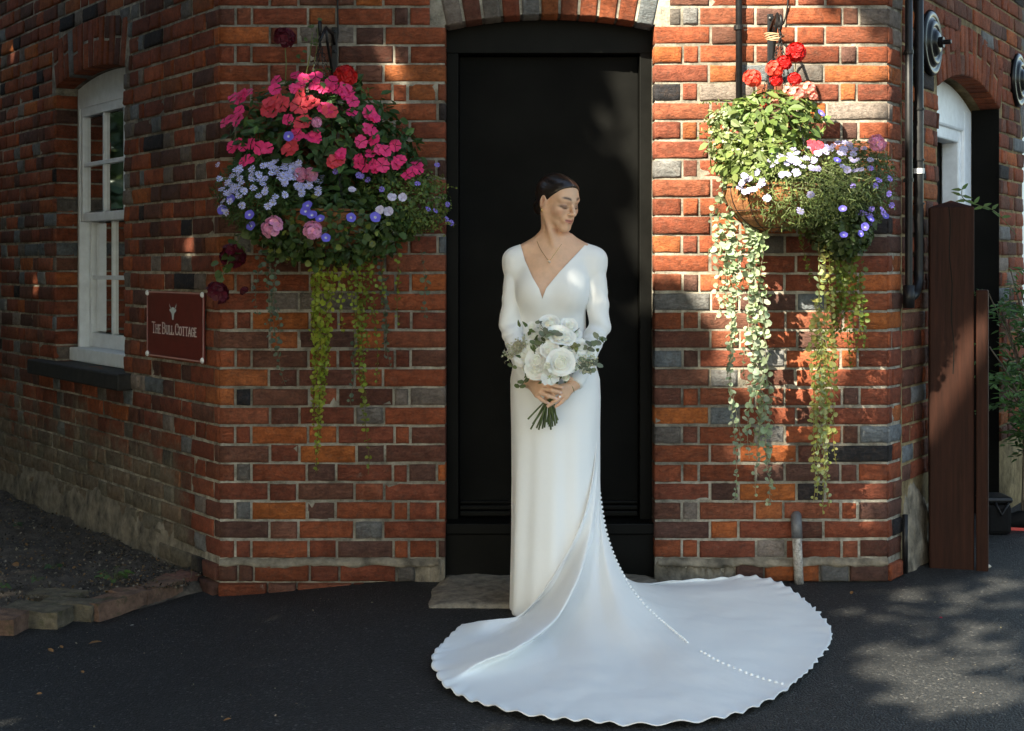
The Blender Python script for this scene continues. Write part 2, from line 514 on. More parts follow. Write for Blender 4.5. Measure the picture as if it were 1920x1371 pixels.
def voussoirs(W, o, n, style, split=False, depth=0.095, colf=None):
    a, b_ = o['s0'], o['s1']; h = o['crown'] - o['spring']; w = (b_ - a) / 2
    Rr = (w * w + h * h) / (2 * h); mid = (a + b_) / 2; zc = o['crown'] - Rr
    th = math.asin(w / Rr)
    for i in range(n):
        t0 = -th + 2 * th * (i + 0.07) / n; t1 = -th + 2 * th * (i + 0.93) / n
        segs = [(0.0, o['ah'])]
        if split and i % 2 == 1:
            c = random.uniform(0.42, 0.58) * o['ah']; segs = [(0.0, c - 0.006), (c + 0.006, o['ah'])]
        for (r0, r1) in segs:
            def q(t, r): return (mid + (Rr + r) * math.sin(t), zc + (Rr + r) * math.cos(t))
            k0 = 0 if r0 == 0 else 0
            quad = (q(t0, r0 - (0.002 if r0 == 0 else 0)), q(t1, r0 - (0.002 if r0 == 0 else 0)), q(t1, r1), q(t0, r1))
            col = colf(i) if colf else brick_color(split and len(segs) == 2, style)
            s0 = quad[0][0]; s1 = s0 + abs(quad[1][0] - quad[0][0])
            add_brick(W, s0, s1, quad[0][1], quad[0][1] + (r1 - r0), col, style, quad=quad, depth=depth, proud=random.uniform(.004, .009))

def mortar_wall(W, s_lo, s_hi, z_lo, z_hi, openings, off=0.0):
    """joint surface behind the bricks, with real openings and reveals"""
    mb = MB()
    g = 0.003
    def q(pts):
        pts = [W.p(s, z, o_) for (s, z, o_) in pts]
        f = tuple(range(len(pts)))
        mb.add(pts, [f if W.w.x > 0 else f[::-1]])
    cur = s_lo
    for o in sorted(openings, key=lambda o: o['s0']):
        a, b_ = o['s0'] - g, o['s1'] + g
        q([(cur, z_lo, off), (a, z_lo, off), (a, z_hi, off), (cur, z_hi, off)])
        if o['zb'] > z_lo: q([(a, z_lo, off), (b_, z_lo, off), (b_, o['zb'], off), (a, o['zb'], off)])
        ss = np.linspace(a, b_, 17)
        zz = [arch_z(o, min(max(s, o['s0']), o['s1'])) + g for s in ss]
        dp = -o['rec'] - 0.25
        for i in range(16):
            q([(ss[i], zz[i], off), (ss[i + 1], zz[i + 1], off), (ss[i + 1], z_hi, off), (ss[i], z_hi, off)])
            q([(ss[i], zz[i], dp), (ss[i + 1], zz[i + 1], dp), (ss[i + 1], zz[i + 1], off), (ss[i], zz[i], off)])
        q([(a, o['zb'], dp), (a, o['zb'], off), (a, zz[0], off), (a, zz[0], dp)][::-1])
        q([(b_, o['zb'], off), (b_, o['zb'], dp), (b_, zz[-1], dp), (b_, zz[-1], off)][::-1])
        q([(a, o['zb'], off), (b_, o['zb'], off), (b_, o['zb'], dp), (a, o['zb'], dp)])
        cur = b_
    q([(cur, z_lo, off), (s_hi, z_lo, off), (s_hi, z_hi, off), (cur, z_hi, off)])
    return mb

cottage = thing('brick_cottage', 'old red brick cottage with canted corners around a black door', 'house', (0.15, 1.2, 0))
DOOR = dict(s0=-.274, s1=.5855, zb=-0.1, spring=2.285, crown=2.331, ah=0.235, rec=0.2)
LWIN = dict(s0=1.10, s1=2.128, zb=0.79, spring=2.238, crown=2.288, ah=0.235, rec=0.115)
RDOOR = dict(s0=.542, s1=1.72, zb=-0.1, spring=2.11, crown=2.215, ah=0.235, rec=0.14)
RWIN = dict(s0=2.26, s1=3.05, zb=0.9, spring=2.0, crown=2.08, ah=0.235, rec=0.02)
ZTOP = 3.25
mw = {}
mb = mortar_wall(W_F, -1.2, 1.5417, -0.2, ZTOP, [DOOR])
mb2 = mortar_wall(W_C, 0, .16, -0.2, ZTOP, [])
mb.add(mb2.v, mb2.f)
mw['front'] = keep(mb.build('front_wall', M['mortar']), cottage)
mw['left'] = keep(mortar_wall(W_L, 0, 3.3, -0.2, ZTOP, [LWIN]).build('side_wall', M['mortar']), cottage)
mw['right'] = keep(mortar_wall(W_R, -0.02, 3.3, -0.2, ZTOP, [RDOOR, RWIN]).build('side_wall', M['mortar_y']), cottage)
mw['left']['label'] = 'left return wall with the sash window'
mw['right']['label'] = 'right return wall with sandy mortar'
# closing walls and roof, out of the picture
mb = MB()
pl, pr = W_L.p(3.3, 0), W_R.p(3.3, 0)
fp = [pl, W_L.p(0, 0), W_C.p(0, 0), W_R.p(0, 0), pr]
fo = [W_L.p(3.45, 0, .25), W_L.p(-.1, 0, .25), W_F.p(-1.25, 0, .25), W_F.p(1.6, 0, .25), W_R.p(0, 0, .25), W_R.p(3.45, 0, .25)]
n6 = len(fo)
top = [Vector((v.x, v.y, ZTOP)) for v in fo]; ridge = Vector((0.1, 2.9, 5.2))
low = [Vector((v.x, v.y, ZTOP - 0.08)) for v in fo]
V = top + low + [ridge]
Fc = [(i, (i + 1) % n6, 2 * n6) for i in range(n6)] + [(i + n6, (i + 1) % n6 + n6, (i + 1) % n6, i) for i in range(n6)] + [tuple(range(n6, 2 * n6))[::-1]]
mb.add(V, Fc)
keep(mb.build('roof', simple('brown roof tiles', (0.12, 0.06, 0.04), 0.9, nscale=8)), cottage)
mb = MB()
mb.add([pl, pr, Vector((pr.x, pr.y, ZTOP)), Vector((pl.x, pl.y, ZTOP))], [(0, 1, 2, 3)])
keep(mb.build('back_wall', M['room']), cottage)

JT = 0.011
corner_l, corner_r = {}, {}
def rows_left_pier(k):
    t = 1.2 - .274
    if k % 2 == 0: return seq([0.20, 'H', 'S', 'H', 'S'], t, JT, ('S',))
    return seq([0.058, 0.056, 'S', 'H', 'S', 0.052, 'H'], t, JT, ('H',))
def rows_right_pier(k):
    t = 1.5417 - .5855
    if k % 2 == 0: return seq(['S', 'H', 'S', 'H', 0.24], t, JT, ('S',))
    return seq(['H', 0.058, 'S', 'H', 'S', 0.06, 0.13], t, JT, ('S',))
# the lintel band: both piers run in under the arch level, so the rows above the arch are one length
def clip_rows(fn): return fn
lay_rows(W_F, -1.2, -.274, 0.094, ZTOP, [DOOR], rows_left_pier, 'front', corner_cols=corner_l, corner_side='lo')
lay_rows(W_F, .5855, 1.5417, 0.094, ZTOP, [DOOR], rows_right_pier, 'front', corner_cols=corner_r, corner_side='hi')
corner_f = {('lo', k[1]): c for k, c in corner_r.items()}
lay_rows(W_C, 0, .16, 0.094, ZTOP, [], lambda k: seq([0.16] if k % 2 else [0.05, 0.10], .16, JT), 'front', corner_cols=corner_f, corner_side='lo')
def vcol(i):
    t = {0: GREY[2], 1: BROWN[0], 2: GREY[1], 3: RED[1], 4: GREY[0], 5: ORANGE[2], 6: RED[4], 7: RED[0], 8: RED[2], 9: RED[0], 10: GREY[3]}
    return np.array(t[i])
voussoirs(W_F, DOOR, 11, 'front', depth=0.195, colf=vcol)
corner_f = {('lo', k[1]): c for k, c in corner_l.items()}
def rows_left_wall(k):
    if k % 2 == 0: return seq([0.052, 'S', 'H', 'S', 'H', 'S'], 3.25, JT, ('H', 'S'))
    return seq([0.135, 'H', 'S', 'H', 'S', 0.056, 'H'], 3.25, JT, ('S', 'H'))
lay_rows(W_L, 0, 3.25, 0.094, ZTOP, [LWIN], rows_left_wall, 'left', corner_cols=corner_f, corner_side='lo')
def acol(i): return np.array(random.choice(RED + RED + BROWN + GREY[:2])) * random.uniform(.8, 1.1)
def acol2(i): return np.array(random.choice(RED + RED + BROWN + ORANGE[2:])) * random.uniform(.75, 1.05)
voussoirs(W_L, LWIN, 14, 'left', split=True, colf=acol)
def rows_right_wall(k):
    return seq(['H' if k % 2 else 0.16], 3.2, JT, ('S', 'H') if k % 2 else ('H', 'S'))
lay_rows(W_R, 0.0, 3.2, 0.36, ZTOP, [RDOOR, RWIN], rows_right_wall, 'right', pitch=0.0805, zref=0.30)
voussoirs(W_R, RDOOR, 15, 'right', split=True, colf=acol2)
voussoirs(W_R, RWIN, 10, 'right', split=True)
# plinth courses standing a little proud at the foot of the front wall
for (zz0, zz1, pp) in ((0.004, 0.068, 0.022), (-0.075, -0.006, 0.034)):
    for (a, b_, hd) in seq([0.07, 0.055, 'S', 'H', 'S', 'H', 'S'] if zz0 > 0 else [0.19, 'H', 'S', 'H', 'S'], .80 if zz0 > 0 else .926, JT, ('S',)):
        add_brick(W_F, -1.2 + a, -1.2 + b_, zz0, zz1, brick_color(hd) * 0.8, 'front', proud=pp, bl=a > 0)
    for (a, b_, hd) in seq(['H', 'S', 'H', 'S'], .62, JT, ('S', 'H')):
        add_brick(W_F, .92 + a, .92 + b_, zz0, zz1, brick_color(hd) * 0.75, 'front', proud=pp, br=b_ < .61)
    add_brick(W_C, 0, .15, zz0, zz1, RED[0], 'front', proud=pp, bl=False)
    for (a, b_, hd) in seq([0.14, 'H', 'S', 'H'], .62, JT, ('S', 'H')):
        add_brick(W_L, a, b_, zz0, zz1, np.array(random.choice(BLUE + BROWN)), 'left', proud=pp, bl=a > 0)
# reveal of the sash window: bricks on the far jamb
W_J = Wall(tuple(W_L.p(2.128, 0, 0))[:2], tuple(-W_L.n)[:2], tuple(-W_L.w)[:2], 'left')
k = math.floor((0.79 - ZREF) / PITCH)
while ZREF + k * PITCH < 2.2:
    za, zb = ZREF + k * PITCH + .0055, ZREF + (k + 1) * PITCH - .0055
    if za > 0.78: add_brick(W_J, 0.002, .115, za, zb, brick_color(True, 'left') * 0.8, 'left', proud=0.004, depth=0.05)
    k += 1

BR.sort(key=lambda b_: -b_['area'])
for i, b_ in enumerate(BR[:300]):
    V = b_['V'] - b_['c']
    me = mesh_from(V, b_['F'], 'brick', np.tile(b_['col'], (len(V), 1)), True)
    o = obj('brick', me, M['brick'])
    o.parent = mw[b_['wall']]; o.matrix_parent_inverse = Matrix.Identity(4)
    o.location = b_['c']
rest = {}
for b_ in BR[300:]:
    r_ = rest.setdefault('all', MB())
    r_.add(b_['V'], b_['F'], tuple(b_['col']))
o = keep(rest['all'].build('remaining_bricks', M['brick'], smooth=True), cottage)
tag(o, kind='stuff')

# mortar fillet over the plinth and rubbed render at the foot of the walls
mb = MB()
for (W, a, b_) in ((W_F, -1.2, -.30), (W_F, .60, 1.5417)):
    n_ = 30
    prof = [(.098, -.004), (.094, .010), (.078, .026), (.066, .024), (.060, -.004)]
    vs = []; fs = []
    for i in range(n_ + 1):
        s = a + (b_ - a) * i / n_
        for (z, o_) in prof:
            vs.append(W.p(s, z + random.uniform(-.006, .005) + .004 * math.sin(s * 21), o_ + random.uniform(-.006, .004)))
    m_ = len(prof)
    for i in range(n_):
        for j in range(m_ - 1):
            fs.append((i * m_ + j, i * m_ + j + 1, (i + 1) * m_ + j + 1, (i + 1) * m_ + j))
    mb.add(vs, fs)
keep(mb.build('plinth_fillet', M['render'], smooth=True), cottage)

def render_patch(W, s0, s1, ztop_fn, thick, mat, name):
    nx, nz = 40, 14
    vs = []; fs = []
    for i in range(nx + 1):
        s = s0 + (s1 - s0) * i / nx
        zt = ztop_fn((i / nx)) + random.uniform(-.02, .02)
        for j in range(nz + 1):
            v = j / nz
            z = -0.15 + (zt + 0.15) * v
            th = thick * (1 - v ** 4) * (0.75 + 0.25 * math.sin(s * 23 + z * 31)) * min(1, 6 * (i / nx) * (1 - i / nx) + .1)
            vs.append(W.p(s, z, th + random.uniform(-.002, .003) - (0.012 if v == 1 else 0)))
    for i in range(nx):
        for j in range(nz):
            f = (i * (nz + 1) + j, (i + 1) * (nz + 1) + j, (i + 1) * (nz + 1) + j + 1, i * (nz + 1) + j + 1)
            fs.append(f if W.w.x > 0 else f[::-1])
    return keep(obj(name, mesh_from(vs, fs, name, smooth=True), mat), cottage)
render_patch(W_L, 0.12, 3.2, lambda u: 0.03 + 0.17 * math.sin(min(1, u * 3.2) * 1.57) + .03 * math.sin(u * 19) + .02 * math.sin(u * 47), 0.022, M['render'], 'render_patch')
render_patch(W_F, .586, .93, lambda u: 0.085 - 0.03 * u, 0.045, M['render'], 'render_patch')
render_patch(W_F, -.40, -.276, lambda u: 0.085, 0.03, M['render'], 'render_patch')
render_patch(W_R, 0.02, .54, lambda u: 0.33 + .05 * math.sin(u * 7), 0.03, M['render'], 'render_patch')

# ---------------- sash window in the left wall
def wbox(mb, W, s0, s1, o0, o1, z0, z1, **k):
    vs = [W.p(s, z, o_) for s in (s0, s1) for o_ in (o0, o1) for z in (z0, z1)]
    f = [(0, 1, 3, 2), (4, 6, 7, 5), (0, 4, 5, 1), (2, 3, 7, 6), (0, 2, 6, 4), (1, 5, 7, 3)]
    if W.w.x > 0: f = [q[::-1] for q in f]
    mb.add(vs, f, **k)
def arch_board(mb, W, o, z0, o0, o1, inset=0.0):
    ss = np.linspace(o['s0'] + inset, o['s1'] - inset, 15)
    zz = [arch_z(o, s) - inset * .3 - .002 for s in ss]
    for i in range(14):
        vs = [W.p(s, z, q) for q in (o0, o1) for (s, z) in ((ss[i], z0), (ss[i + 1], z0), (ss[i + 1], zz[i + 1]), (ss[i], zz[i]))]
        mb.add(vs, [(0, 1, 2, 3), (7, 6, 5, 4), (0, 4, 5, 1), (2, 6, 7, 3)])
a, b_ = LWIN['s0'], LWIN['s1']
mb = MB()
for (x0, x1) in ((a + .001, a + .028), (b_ - .028, b_ - .001)):
    wbox(mb, W_L, x0, x1, -.116, -.26, .80, 2.2)
arch_board(mb, W_L, LWIN, 2.13, -.118, -.25, 0.002)
win = keep(mb.build('window', M['white_paint'], bevel=.003), cottage)
mb = MB(); wbox(mb, W_L, a + .002, b_ - .002, -.07, -.255, .795, .865)
mb.build('window_sill', M['white_paint'], None, bevel=.006).parent = win
mb = MB(); wbox(mb, W_L, 1.0, 2.39, .075, -.119, .715, .793)
o = keep(mb.build('stone_sill', M['sill'], bevel=.008), cottage)
def sash(z0, z1, rec, rails, bars):
    mb = MB()
    x0, x1 = a + .029, b_ - .029
    wbox(mb, W_L, x0, x0 + .034, -rec, -rec - .045, z0, z1)
    wbox(mb, W_L, x1 - .034, x1, -rec, -rec - .045, z0, z1)
    wbox(mb, W_L, x0 + .034, x1 - .034, -rec - .001, -rec - .044, z0, z0 + rails[0])
    wbox(mb, W_L, x0 + .034, x1 - .034, -rec - .001, -rec - .044, z1 - rails[1], z1)
    gx0, gx1, gz0, gz1 = x0 + .034, x1 - .034, z0 + rails[0], z1 - rails[1]
    for i in (1, 2):
        c = gx0 + (gx1 - gx0) * i / 3
        wbox(mb, W_L, c - .011, c + .011, -rec - .006, -rec - .04, gz0, gz1)
    c = (gz0 + gz1) / 2
    wbox(mb, W_L, gx0, gx1, -rec - .005, -rec - .041, c - .011, c + .011)
    s_ = mb.build('sash', M['white_paint'], None, bevel=.003); s_.parent = win
    for i in range(3):
        for j in range(2):
            mb = MB()
            p0 = gx0 + (gx1 - gx0) * i / 3 + .011; p1 = gx0 + (gx1 - gx0) * (i + 1) / 3 - .011
            q0 = gz0 + (gz1 - gz0) * j / 2 + .011; q1 = gz0 + (gz1 - gz0) * (j + 1) / 2 - .011
            wbox(mb, W_L, p0, p1, -rec - .022, -rec - .025, q0, q1)
            mb.build('pane', M['glass']).parent = win
sash(1.53, 2.14, .122, (.045, .055), 2)
sash(.866, 1.575, .168, (.075, .045), 2)
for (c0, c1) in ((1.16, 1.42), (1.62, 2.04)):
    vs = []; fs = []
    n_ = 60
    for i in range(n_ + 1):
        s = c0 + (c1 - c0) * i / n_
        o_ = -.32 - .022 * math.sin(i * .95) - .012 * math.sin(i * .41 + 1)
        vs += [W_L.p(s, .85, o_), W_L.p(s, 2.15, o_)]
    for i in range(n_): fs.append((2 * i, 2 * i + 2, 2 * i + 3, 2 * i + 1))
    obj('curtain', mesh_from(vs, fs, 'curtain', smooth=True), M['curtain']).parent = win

# ---------------- the front door
mb = MB()
for (x0, x1) in ((-.276, -.225), (.537, .588)):
    mb.box(x0, x1, .14, .26, -.05, 2.30)
dr = keep(mb.build('door', M['black_paint'], bevel=.004), cottage)
dr['label'] = 'plain black door in a black frame'
mb = MB(); mb.box(-.2245, .5365, .205, .25, .235, 2.185)
for z in (): pass
mb.build('door_leaf', M['black_door'], None, bevel=.003).parent = dr
mb = MB()
ss = np.linspace(-.276, .5875, 15)
for i in range(14):
    z0_, z1_ = arch_z(DOOR, min(max(ss[i], DOOR['s0']), DOOR['s1'])) + .0, arch_z(DOOR, min(max(ss[i + 1], DOOR['s0']), DOOR['s1']))
    vs = [Vector((x, y, z)) for y in (.135, .26) for (x, z) in ((ss[i], 2.19), (ss[i + 1], 2.19), (ss[i + 1], z1_), (ss[i], z0_))]
    mb.add(vs, [(0, 1, 2, 3), (7, 6, 5, 4), (0, 4, 5, 1), (2, 6, 7, 3)])
mb.build('door_head', M['black_paint'], None, bevel=.003).parent = dr
mb = MB()
for (z0_, z1_, y) in ((.285, .302, .192), (.262, .284, .178), (.236, .261, .170)):
    mb.box(-.222, .534, y, .206, z0_, z1_)
mb.build('weather_bar', M['black_paint'], None, bevel=.006).parent = dr
mb = MB(); mb.box(-.28, .592, .03, .262, .185, .232); mb.build('door_sill', M['black_paint'], None, bevel=.006).parent = dr
mb = MB(); mb.box(-.278, .59, .055, .262, -.05, .184); mb.build('riser', M['black_paint'], None, bevel=.004).parent = dr

# worn stone slab before the door
vs = []; fs = []
nx, ny = 46, 26
for j in range(ny + 1):
    for i in range(nx + 1):
        u, v = i / nx, j / ny
        x = -.335 + .95 * u; y = -.50 + .56 * v
        e = min(u, 1 - u, v) * 14
        x += .012 * math.sin(v * 17 + 2) * (1 if u in (0, 1) else 0)
        z = .016 * min(1, e) - .02 * (1 if e == 0 else 0) + .003 * math.sin(x * 31) * math.sin(y * 27) + random.uniform(-.0015, .0015)
        if u < .06 and v > .6: x += .08 * (v - .6)
        vs.append((x, y + (random.uniform(-.008, .008) if v == 0 else 0), z))
for j in range(ny):
    for i in range(nx):
        fs.append((j * (nx + 1) + i, j * (nx + 1) + i + 1, (j + 1) * (nx + 1) + i + 1, (j + 1) * (nx + 1) + i))
tag(obj('doorstep', mesh_from(vs, fs, 'doorstep', smooth=True), M['stone']), 'worn low stone slab on the asphalt before the black door', 'doorstep')

# ---------------- doorway in the right wall
a, b_ = RDOOR['s0'], RDOOR['s1']
mb = MB()
for (x0, x1) in ((a + .001, a + .15), (b_ - .15, b_ - .001)):
    wbox(mb, W_R, x0, x1, -.14, -.24, -.05, 2.1)
    m_ = (x0 + .055, x1) if x0 < 1 else (x0, x1 - .055)
arch_board(mb, W_R, RDOOR, 1.99, -.142, -.24, .002)
wd = keep(mb.build('side_door', M['white_paint'], bevel=.012), cottage)
wd['label'] = 'white framed side doorway under a brick arch'
mb = MB()
for (x0, x1) in ((a + .10, a + .18), (b_ - .18, b_ - .10)):
    wbox(mb, W_R, x0, x1, -.16, -.25, -.05, 2.0)
wbox(mb, W_R, a + .18, b_ - .18, -.16, -.25, 1.93, 2.0)
mb.build('stop_moulding', M['white_paint'], None, bevel=.008).parent = wd
mb = MB(); wbox(mb, W_R, a + .18, b_ - .18, -.255, -.30, -.05, 1.93)
mb.build('door_leaf', M['black_door']).parent = wd
mb = MB(); wbox(mb, W_R, b_ - .004, b_ + .002, .0005, -.139, -.05, 2.11)
mb.build('painted_reveal', M['black_door']).parent = wd
a, b_ = RWIN['s0'], RWIN['s1']
mb = MB()
for (x0, x1) in ((a + .001, a + .09), (b_ - .09, b_ - .001)): wbox(mb, W_R, x0, x1, -.004, -.1, .92, 2.0)
wbox(mb, W_R, a + .09, b_ - .09, -.006, -.1, .92, 1.0)
arch_board(mb, W_R, RWIN, 1.95, -.006, -.1, .002)
w2 = keep(mb.build('window', M['white_paint'], bevel=.004), cottage)
w2['label'] = 'white window frame at the right edge of the photo'
mb = MB(); wbox(mb, W_R, a + .09, b_ - .09, -.05, -.054, 1.0, 1.95); mb.build('pane', M['glass']).parent = w2

# ---------------- iron tie plates, pipes, cable
def tie_plate(t, z, label):
    Mx = Matrix.Translation(W_R.p(t, z, .008)) @ frame_from(W_R.n)
    root = thing('wall_tie_plate', label, 'tie plate', tuple(W_R.p(t, z, 0)), 'iron tie plates on the right wall')
    mb = MB()
    mb.lathe([(.142, -.008), (.147, .004), (.143, .016), (.128, .022), (.116, .016), (.108, .014), (.099, .026), (.086, .034), (.072, .026), (.064, .022), (.054, .036), (.042, .044), (.028, .046), (.0, .047)], Mx, 48)
    keep(mb.build('disc', M['black_enamel'], smooth=True), root)
    mb = MB()
    mb.lathe([(.026, .04), (.026, .062), (.0, .062)], Mx, 6)
    mb.lathe([(.011, .06), (.011, .09), (.009, .094), (.0, .094)], Mx, 12)
    keep(mb.build('bolt', M['black_iron']), root)
tie_plate(.394, 2.283, 'black round iron tie plate beside the drainpipes, left of the brick arch')
tie_plate(2.10, 2.300, 'black round iron tie plate right of the brick arch, at the photo edge')

def pipe(name, pts, r, mat, label, clips=(), bend=True):
    root = thing(name, label, 'pipe', tuple(pts[-1]))
    mb = MB(); mb.tube(pts, r, 14); keep(mb.build('tube', mat, smooth=True), root)
    for (p, rr, h) in clips:
        mb = MB()
        Mx = Matrix.Translation(p)
        mb.lathe([(r, -h), (rr, -h), (rr, h), (r, h)], Mx, 14)
        mb.box(-.012, .012, 0, rr + .03, -h * .8, h * .8, Mx)
        keep(mb.build('clip', mat), root)
    return root
pA = PD(1704, 0, 6.18); pB = PD(1722.5, 0, 6.36)
A = lambda py: Vector((pA.x, pA.y, CAM_Z + (HOR - py) * 6.18 / F_PX))
B = lambda py: Vector((pB.x, pB.y, CAM_Z + (HOR - py) * 6.36 / F_PX))
r1_ = pipe('drainpipe', [A(-420), A(300), A(545), A(562), A(578)], .0155, M['black_iron'], 'thin black drainpipe at the corner where the front wall ends', [(A(98), .02, .008), (A(338), .02, .008)])
mb = MB(); mb.tube([A(535), A(578)], .024, 14); keep(mb.build('socket', M['black_iron'], smooth=True), r1_)
r2_ = pipe('drainpipe', [B(-420), B(300), B(505), B(530), (A(552) * .4 + B(552) * .6), A(560)], .0205, M['black_iron'], 'thicker black drainpipe bending into the thin one beside it', [(B(205), .026, .004), (B(300), .026, .004), (B(382), .026, .004)])
mb = MB(); mb.lathe([(.0205, -.011), (.0245, -.011), (.0245, .011), (.0205, .011)], Matrix.Translation(B(321)), 16)
keep(mb.build('white_clip', M['white_plastic']), r2_)
# stub of pipe at the corner foot
mb = MB(); p0 = PD(1697, 965, 6.2); p1 = PD(1697, 1075, 6.2); mb.tube([p0, p1], .012, 12); o = mb.build('pipe_stub', M['black_iron'], smooth=True)
tag(o, 'short black pipe standing in the corner at the foot of the front wall', 'pipe')
# conduit on the right pier
c0, c1 = PT(1384.5, -420, -.03), PT(1386, 330, -.03)
pipe('conduit', [c0, c1], .0135, M['black_iron'], 'narrow dark conduit clipped to the bricks between door and sunny basket', [(PT(1384.5, 52, -.03), .019, .009)])
# waste pipe
wp = thing('waste_pipe', 'short weathered grey waste pipe at the foot of the right brick pier', 'pipe', tuple(PT(1497, 1088, -.04)))
mb = MB(); mb.tube([PT(1498, 1095, -.045), PT(1494, 1003, -.045)], .0195, 16)
wm = simple('weathered white pipe', (0.34, 0.31, 0.28), 0.8, nscale=55, namt=0.75, bmp=.3)
keep(mb.build('tube', wm, smooth=True), wp)
mb = MB(); mb.tube([PT(1494.5, 1008, -.045), PT(1493.5, 985, -.045), PT(1493, 974, -.035), PT(1493, 968, -.01), PT(1493, 966, .02)], [.0225, .0225, .022, .0215, .021], 16)
keep(mb.build('elbow', M['pipe_grey'], smooth=True), wp)
# black cable beside each basket bracket
for (pts, lab) in (([(632, -300), (633, 20), (634, 62), (630, 80)], 'thin black cable dropping to the shaded left basket bracket'), ([(1477, -300), (1477, 10), (1473, 32), (1469, 45)], 'thin black cable dropping to the sunny right basket bracket')):
    mb = MB(); mb.tube([PT(x, y, -.015) for x, y in pts], .0032, 8)
    tag(mb.build('cable', M['black_iron'], smooth=True), lab, 'cable')
# black downpipe at the far end of the left wall
dp = thing('downpipe', 'black downpipe in deep shade at the left edge of the photo', 'pipe', tuple(PD(5, 930, 8.75)))
mb = MB(); mb.tube([PD(5, -250, 8.75), PD(5, 940, 8.75)], .04, 14); keep(mb.build('tube', M['black_iron'], smooth=True), dp)
for py in (172, 640):
    mb = MB(); mb.lathe([(.04, -.03), (.052, -.03), (.052, .03), (.04, .03)], Matrix.Translation(PD(5, py, 8.75)), 14); keep(mb.build('socket', M['black_iron']), dp)

